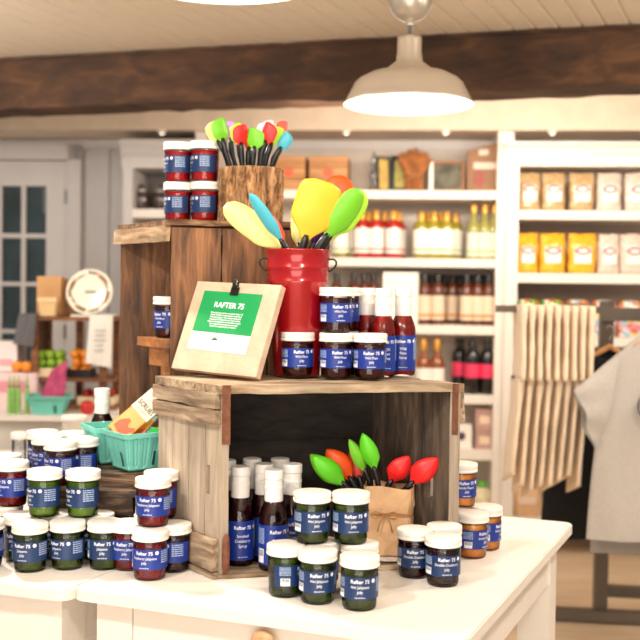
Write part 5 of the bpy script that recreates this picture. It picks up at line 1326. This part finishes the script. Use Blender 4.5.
# paper box and chip basket
p = on3(53, 4.74, zt3)
t = thing('paper_grocery_bag', 'upright brown paper bag on the brown shelf left of the plate', 'bag', p); MB().box((-.01, 0, .088), (.11, .07, .176), bev=.003).build('bag_body', mat('tan paper', (206, 156, 104), .7, noise_amt=.08), t); 
p = on3(71, 4.80, zt3)
t = thing('paper_grocery_bag', 'darker brown paper bag behind the cream plate', 'bag', p); MB().box((0.0, 0, .083), (.11, .06, .166), bev=.003).build('bag_body', mat('brown paper', (160, 116, 78), .7, noise_amt=.12), t)
p = on3(48.5, 4.655, zt3)
t = thing('chip_basket', 'small pale wood veneer berry basket on the brown shelf', 'basket', p)
MB().add([(-.032, -.022, 0), (.032, -.022, 0), (.032, .022, 0), (-.032, .022, 0), (-.04, -.03, .082), (.04, -.03, .082), (.04, .03, .082), (-.04, .03, .082)], [(0, 1, 2, 3), (0, 1, 5, 4), (1, 2, 6, 5), (2, 3, 7, 6), (3, 0, 4, 7)]).build('veneer_side', mat('pale veneer', (232, 196, 142), .6), t)
MB().box((0, -.031, .072), (.086, .003, .018)).build('rim_band', mat('pale veneer rim', (240, 208, 158), .6), t)
p = on3(80, 4.64, zt3)
t = thing('paper_pad', 'thin pale paper pad lying before the cream plate', 'paper', p); MB().box((.02, -.01, .004), (.11, .04, .008)).build('pad', M_lab, t)
# towels
def towel(px0, px1, py0, py1, Y, c, label, slant=0, text=False):
    a_, b2 = at(px0, py0, Y), at(px1, py0, Y); h_ = at(px0, py0, Y).z-at(px0, py1, Y).z; w_ = b2.x-a_.x
    t = thing('tea_towel', label, 'towel', ((a_.x+b2.x)/2, Y, zt3+.008)); mb = MB(); vs = []; fs = []; nu, nv = 10, 16
    top0 = a_.z-zt3-.008
    for k in (0, 1):
        for j in range(nv+1):
            for i in range(nu+1):
                u = i/nu-.5; v = j/nv
                vs.append((u*w_*(1+.15*v)+slant*v, .004*sin(14*u+3*v)-(.004 if k else 0), -v*h_*(1+.10*u)))
    n = (nu+1)*(nv+1)
    for k in (0, 1):
        for j in range(nv):
            for i in range(nu): q_ = k*n+j*(nu+1)+i; fs.append((q_, q_+1, q_+nu+2, q_+nu+1))
    for j in range(nv):
        q_ = j*(nu+1); fs.append((q_, q_+nu+1, n+q_+nu+1, n+q_)); q_ += nu; fs.append((q_, q_+nu+1, n+q_+nu+1, n+q_))
    mb.add(vs, fs, 0, True); tw = mb.build('cloth', c, t)
    MB().slab((-w_/2, -.002, -.002), (w_, 0, 0), (0, .07, 0), (0, 0, .005)).build('top_fold', c, t)
    if text:
        mb = MB()
        for r_, (w2, z_) in enumerate(((.5, .30), (.42, .40), (.55, .50), (.36, .60), (.45, .70))): mb.box((slant*z_, -.0115, -h_*z_), (w_*w2, .001, h_*.022))
        mb.build('faint_print', mat('grey print', (176, 170, 162), .7), t)
    return t
towel(90, 113, 318, 368, 4.585, mat('white towel', (240, 236, 226), .8), 'white printed tea towel hanging from the right end of the brown shelf', -.012, True)
towel(19, 37, 321, 352, 4.588, mat('charcoal towel', (98, 96, 98), .8), 'charcoal tea towel hanging at the left end of the brown shelf', -.02)
# fruit in boxes
Mfb = mat('pale fruit box', (232, 208, 170), .7)
def fruitbox(px, Y, z, w_, h_, fc, n, label, r=.022, blackbox=False):
    p = on3(px, Y, z); t = thing('fruit_box', label, 'box', p); 
    mb = MB(); mb.box((0, -.055, h_/2), (w_, .004, h_)); mb.box((0, .055, h_/2), (w_, .004, h_)); mb.box((-w_/2, 0, h_/2), (.004, .11, h_)); mb.box((w_/2, 0, h_/2), (.004, .11, h_)); mb.box((0, 0, .002), (w_, .11, .004)); mb.build('carton', M_blkcap if blackbox else Mfb, t)
    return p
def fruit(nm, cat, p, r, m, label, group):
    t = thing(nm, label, cat, p, 0, group); MB().lathe([(0, .1*r), (.5*r, .02*r), (.85*r, .4*r), (r, r), (.85*r, 1.55*r), (.45*r, 1.88*r), (.1*r, 1.8*r)], 14).build('flesh', m, t); MB().tube([(0, 0, 1.78*r), (.1*r, 0, 2.15*r)], .06*r, 5).build('stem', mat('fruit stem', (90, 64, 40), .7), t); return t
zmid = T3Z+.001+Hc*.30+.016+.001
Mgap = mat('green apple skin', (150, 190, 58), .35, noise_amt=.15, nscale=30); Mor = mat('orange skin', (244, 150, 44), .45, noise_amt=.1); Mrd = mat('red apple skin', (204, 44, 40), .3, noise_amt=.2)
def fill(px, Y, z, w_, h_, r, m, nm, lab, group, blackbox, nx=3, ny=2, nl=2, blabel=''):
    p = fruitbox(px, Y, z, w_, h_, m, 0, blabel, blackbox=blackbox)
    proto = None
    for l in range(nl):
        for j in range(ny):
            for i in range(nx):
                q_ = p+Vector(((i-(nx-1)/2)*2.05*r+(r*.3 if l % 2 else 0), (j-(ny-1)/2)*2.1*r, .005+h_*.0+l*1.75*r))
                lb_ = lab+', '+{2: ['bottom layer', 'top layer'], 3: ['bottom layer', 'middle layer', 'top layer']}[nl][l]+', '+['front', 'back'][j]+' row, '+{2: ['left', 'right'], 3: ['left', 'middle', 'right'], 4: ['far left', 'inner left', 'inner right', 'far right']}[nx][i]
                if proto is None: proto = fruit(nm, 'fruit', q_, r, m, lb_, group)
                else: dup(proto, q_, .7*i+j, lb_)
fill(51, 4.69, zmid, .125, .038, .0205, Mgap, 'green_apple', 'green apple in the shelf carton', 'green apples on the brown shelf', False, 3, 2, 3, 'pale carton heaped with green apples, left on the brown shelf')
fill(81, 4.69, zmid, .110, .036, .0215, Mor, 'orange', 'orange in the black carton', 'oranges on the brown shelf', True, 2, 2, 3, 'black carton heaped with oranges beside the green apples')
p = on3(98, 4.66, T3Z+.018)
fill(98, 4.69, T3Z+.019, .16, .036, .0165, Mrd, 'red_berry', 'red fruit in the low carton', 'red fruits under the shelf', False, 4, 2, 2, 'pale carton of red fruit at the bottom of the brown shelf')
fruit('red_apple', 'fruit', on3(87, 4.45), .031, Mrd, 'single red apple on the counter beside the teal basket', None)
for i, px in enumerate((17, 26)): fruit('peach', 'fruit', on3(px, 4.60, T3Z+.165), .024, Mor, ['peach on the pink cartons, left one', 'peach on the pink cartons, right one by the charcoal towel'][i], 'peaches on the pink cartons')
# teal basket with pink pouch
b3 = dup(bk, on3(49.5, 4.46, T3Z+.0005), R(3), 'teal berry basket with the pink pouch on the back left counter', 'teal berry basket on the counter'); b3.scale = (1.55, 1.2, .92)
p = on3(51, 4.465, T3Z+.012)
t = thing('pink_pouch', 'crumpled magenta and white pouch standing in the teal basket on the counter', 'bag', p)
mb = MB(); vs = []; fs = []; nu, nv = 8, 12
for k in (0, 1):
    for j in range(nv+1):
        for i in range(nu+1):
            u = i/nu-.5; v = j/nv; x = u*.125*(1-.45*v)+.045*v-.01; y = (-.016 if k == 0 else .016)*(1-v*.8)*(1-4*u*u*.8)+.004*sin(20*u+9*v); z = v*.195*(1+.25*u)
            vs.append((x, y, z))
n = (nu+1)*(nv+1)
for k in (0, 1):
    for j in range(nv):
        for i in range(nu): q_ = k*n+j*(nu+1)+i; fs.append((q_, q_+1, q_+nu+2, q_+nu+1))
for j in range(nv):
    q_ = j*(nu+1); fs.append((q_, q_+nu+1, n+q_+nu+1, n+q_)); q_ += nu; fs.append((q_, q_+nu+1, n+q_+nu+1, n+q_))
mb.add(vs, fs, 0, False); mb.build('film', mat('magenta film', (196, 78, 122), .35, noise_amt=.35, nscale=30), t)
# cartons left, green bundles
Mpk = mat('pink and white carton', (236, 206, 204), .6, noise_amt=.12, nscale=14)
t = thing('pink_carton', 'wide pale pink carton on the counter, lower one at the left edge', 'box', on3(8, 4.66)); MB().box((0, 0, .08), (.30, .16, .16), bev=.003).build('carton', Mpk, t)
MB().box((.03, -.081, .1), (.14, .002, .05)).build('label', mat('rose label', (226, 150, 160), .6), t)
t = thing('pink_carton', 'pale pink and white carton stacked on the lower one at the left edge', 'box', on3(2, 4.70, T3Z+.162)); MB().box((-.0, 0, .066), (.17, .12, .132), bev=.003).build('carton', mat('white pink carton', (244, 228, 224), .6, noise_amt=.06), t)
MB().box((0, -.061, .04), (.13, .002, .03)).build('label', mat('rose stripe', (230, 170, 176), .6), t)
g = 'green tied bundles on the back left counter'; pr = None
for i, px in enumerate((9.5, 13.8, 18.2, 27)):
    p = on3(px, 4.43+.01*(i % 2))
    l = ['leftmost', 'second', 'third', 'rightmost'][i]+' green pointed bundle standing on the back left counter'
    if pr is None:
        pr = thing('green_bundle', l, 'bundle', p, 0, g)
        MB().lathe([(.009, 0), (.0105, .01), (.0105, .09), (.006, .115), (.0035, .125), (.005, .135), (.0015, .165), (0, .17)], 12).build('stalks', mat('asparagus green', (140, 190, 100), .5, noise_amt=.1, nscale=50), pr)
        MB().lathe([(.0065, .113), (.0065, .121)], 12).build('tie', mat('dark tie', (60, 90, 50), .5), pr)
    else: dup(pr, p, .5*i, l, g)
# small clear jars and stacked lids seen behind the red jars
g = 'small clear jars on the counter front'
sm = on3(19, 3.35, .80)
side = thing('side_counter', 'low pale counter behind the left jars', 'counter', (at(35, 460, 3.35).x, 3.30, 0))
zsc = at(20, 462, 3.35).z
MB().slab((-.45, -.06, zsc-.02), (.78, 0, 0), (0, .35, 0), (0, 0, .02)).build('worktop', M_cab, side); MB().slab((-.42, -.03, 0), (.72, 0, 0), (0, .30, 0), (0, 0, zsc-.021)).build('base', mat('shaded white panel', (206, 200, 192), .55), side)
pr = None
for px, Y, l in ((19, 3.33, 'small clear glass jar with white lid at the left edge, behind the red jelly jars'), (43.5, 3.38, 'small clear jar with white lid behind the row of dark jelly jars')):
    p = on3(px, Y, zsc); 
    if pr is None:
        pr = thing('clear_jar', l, 'jar', (p.x, Y, zsc), 0, g)
        MB().lathe([(.021, 0), (.023, .004), (.023, .075), (.02, .08)], 24, cap1=False).build('glass_jar', clear('frosty glass', (.86, .88, .9), .8), pr); MB().lathe([(.025, .078), (.026, .082), (.026, .098), (.022, .1), (0, .1)], 24).build('lid', M_lid, pr)
    else: dup(pr, (p.x, Y, zsc), 0, l, g)
p = on3(74, 3.36, zsc)
pr = thing('white_tub', 'round white lidded tub behind the dark jelly jars, lower of two', 'tub', (p.x, 3.36, zsc), 0, 'white tubs behind the jars')
MB().lathe([(.032, 0), (.036, .004), (.038, .06)], 28).build('tub_body', mat('milky tub', (224, 214, 200), .4), pr); MB().lathe([(.041, .06), (.042, .064), (.042, .074), (.038, .076), (0, .076)], 28).build('lid', M_lid, pr)
dup(pr, (p.x, 3.36, zsc+.0765), 0, 'round white lidded tub behind the dark jelly jars, upper of two', 'white tubs behind the jars')
# basket under the front table
q = at(507, 655, 2.25)
u3, v3 = Vector((tu.x, tu.y, 0)), Vector((tv.x, tv.y, 0))
bc = Vector((NL.x, NL.y, 0))+Vector((tcs[1].x, tcs[1].y, 0))-u3*.16+v3*.26; bc.z = .32
t = thing('wicker_basket', 'brown wicker basket on the shelf under the front table', 'basket', bc, math.atan2(tu.y, tu.x))
mb = MB(); 
for k in range(16):
    z = .006+k*.0155; s_ = 1+.10*k/16; pts = []
    for i in range(40):
        a = 2*pi*i/40; ex = 4; rr = 1/((abs(cos(a))**ex+abs(sin(a))**ex)**(1/ex)); wv = .0035*(1 if (i+k) % 2 else -1); pts.append((cos(a)*rr*(.10*s_+wv), sin(a)*rr*(.13*s_+wv), z))
    mb.tube(pts, .0075, 6, closed=True)
mb.box((0, 0, .004), (.19, .25, .008)); mb.build('woven_body', wood('brown wicker', (92, 50, 24), (168, 104, 56), 'X', 20, 4, .6, .3), t)
mb = MB(); mb.tube([(cos(a)*(1/((abs(cos(a))**4+abs(sin(a))**4)**.25))*.112, sin(a)*(1/((abs(cos(a))**4+abs(sin(a))**4)**.25))*.145, .262) for a in [2*pi*i/48 for i in range(48)]], .011, 8, closed=True); mb.build('rim', wood('brown wicker', (92, 50, 24), (168, 104, 56), 'X', 20, 4, .6, .3), t)
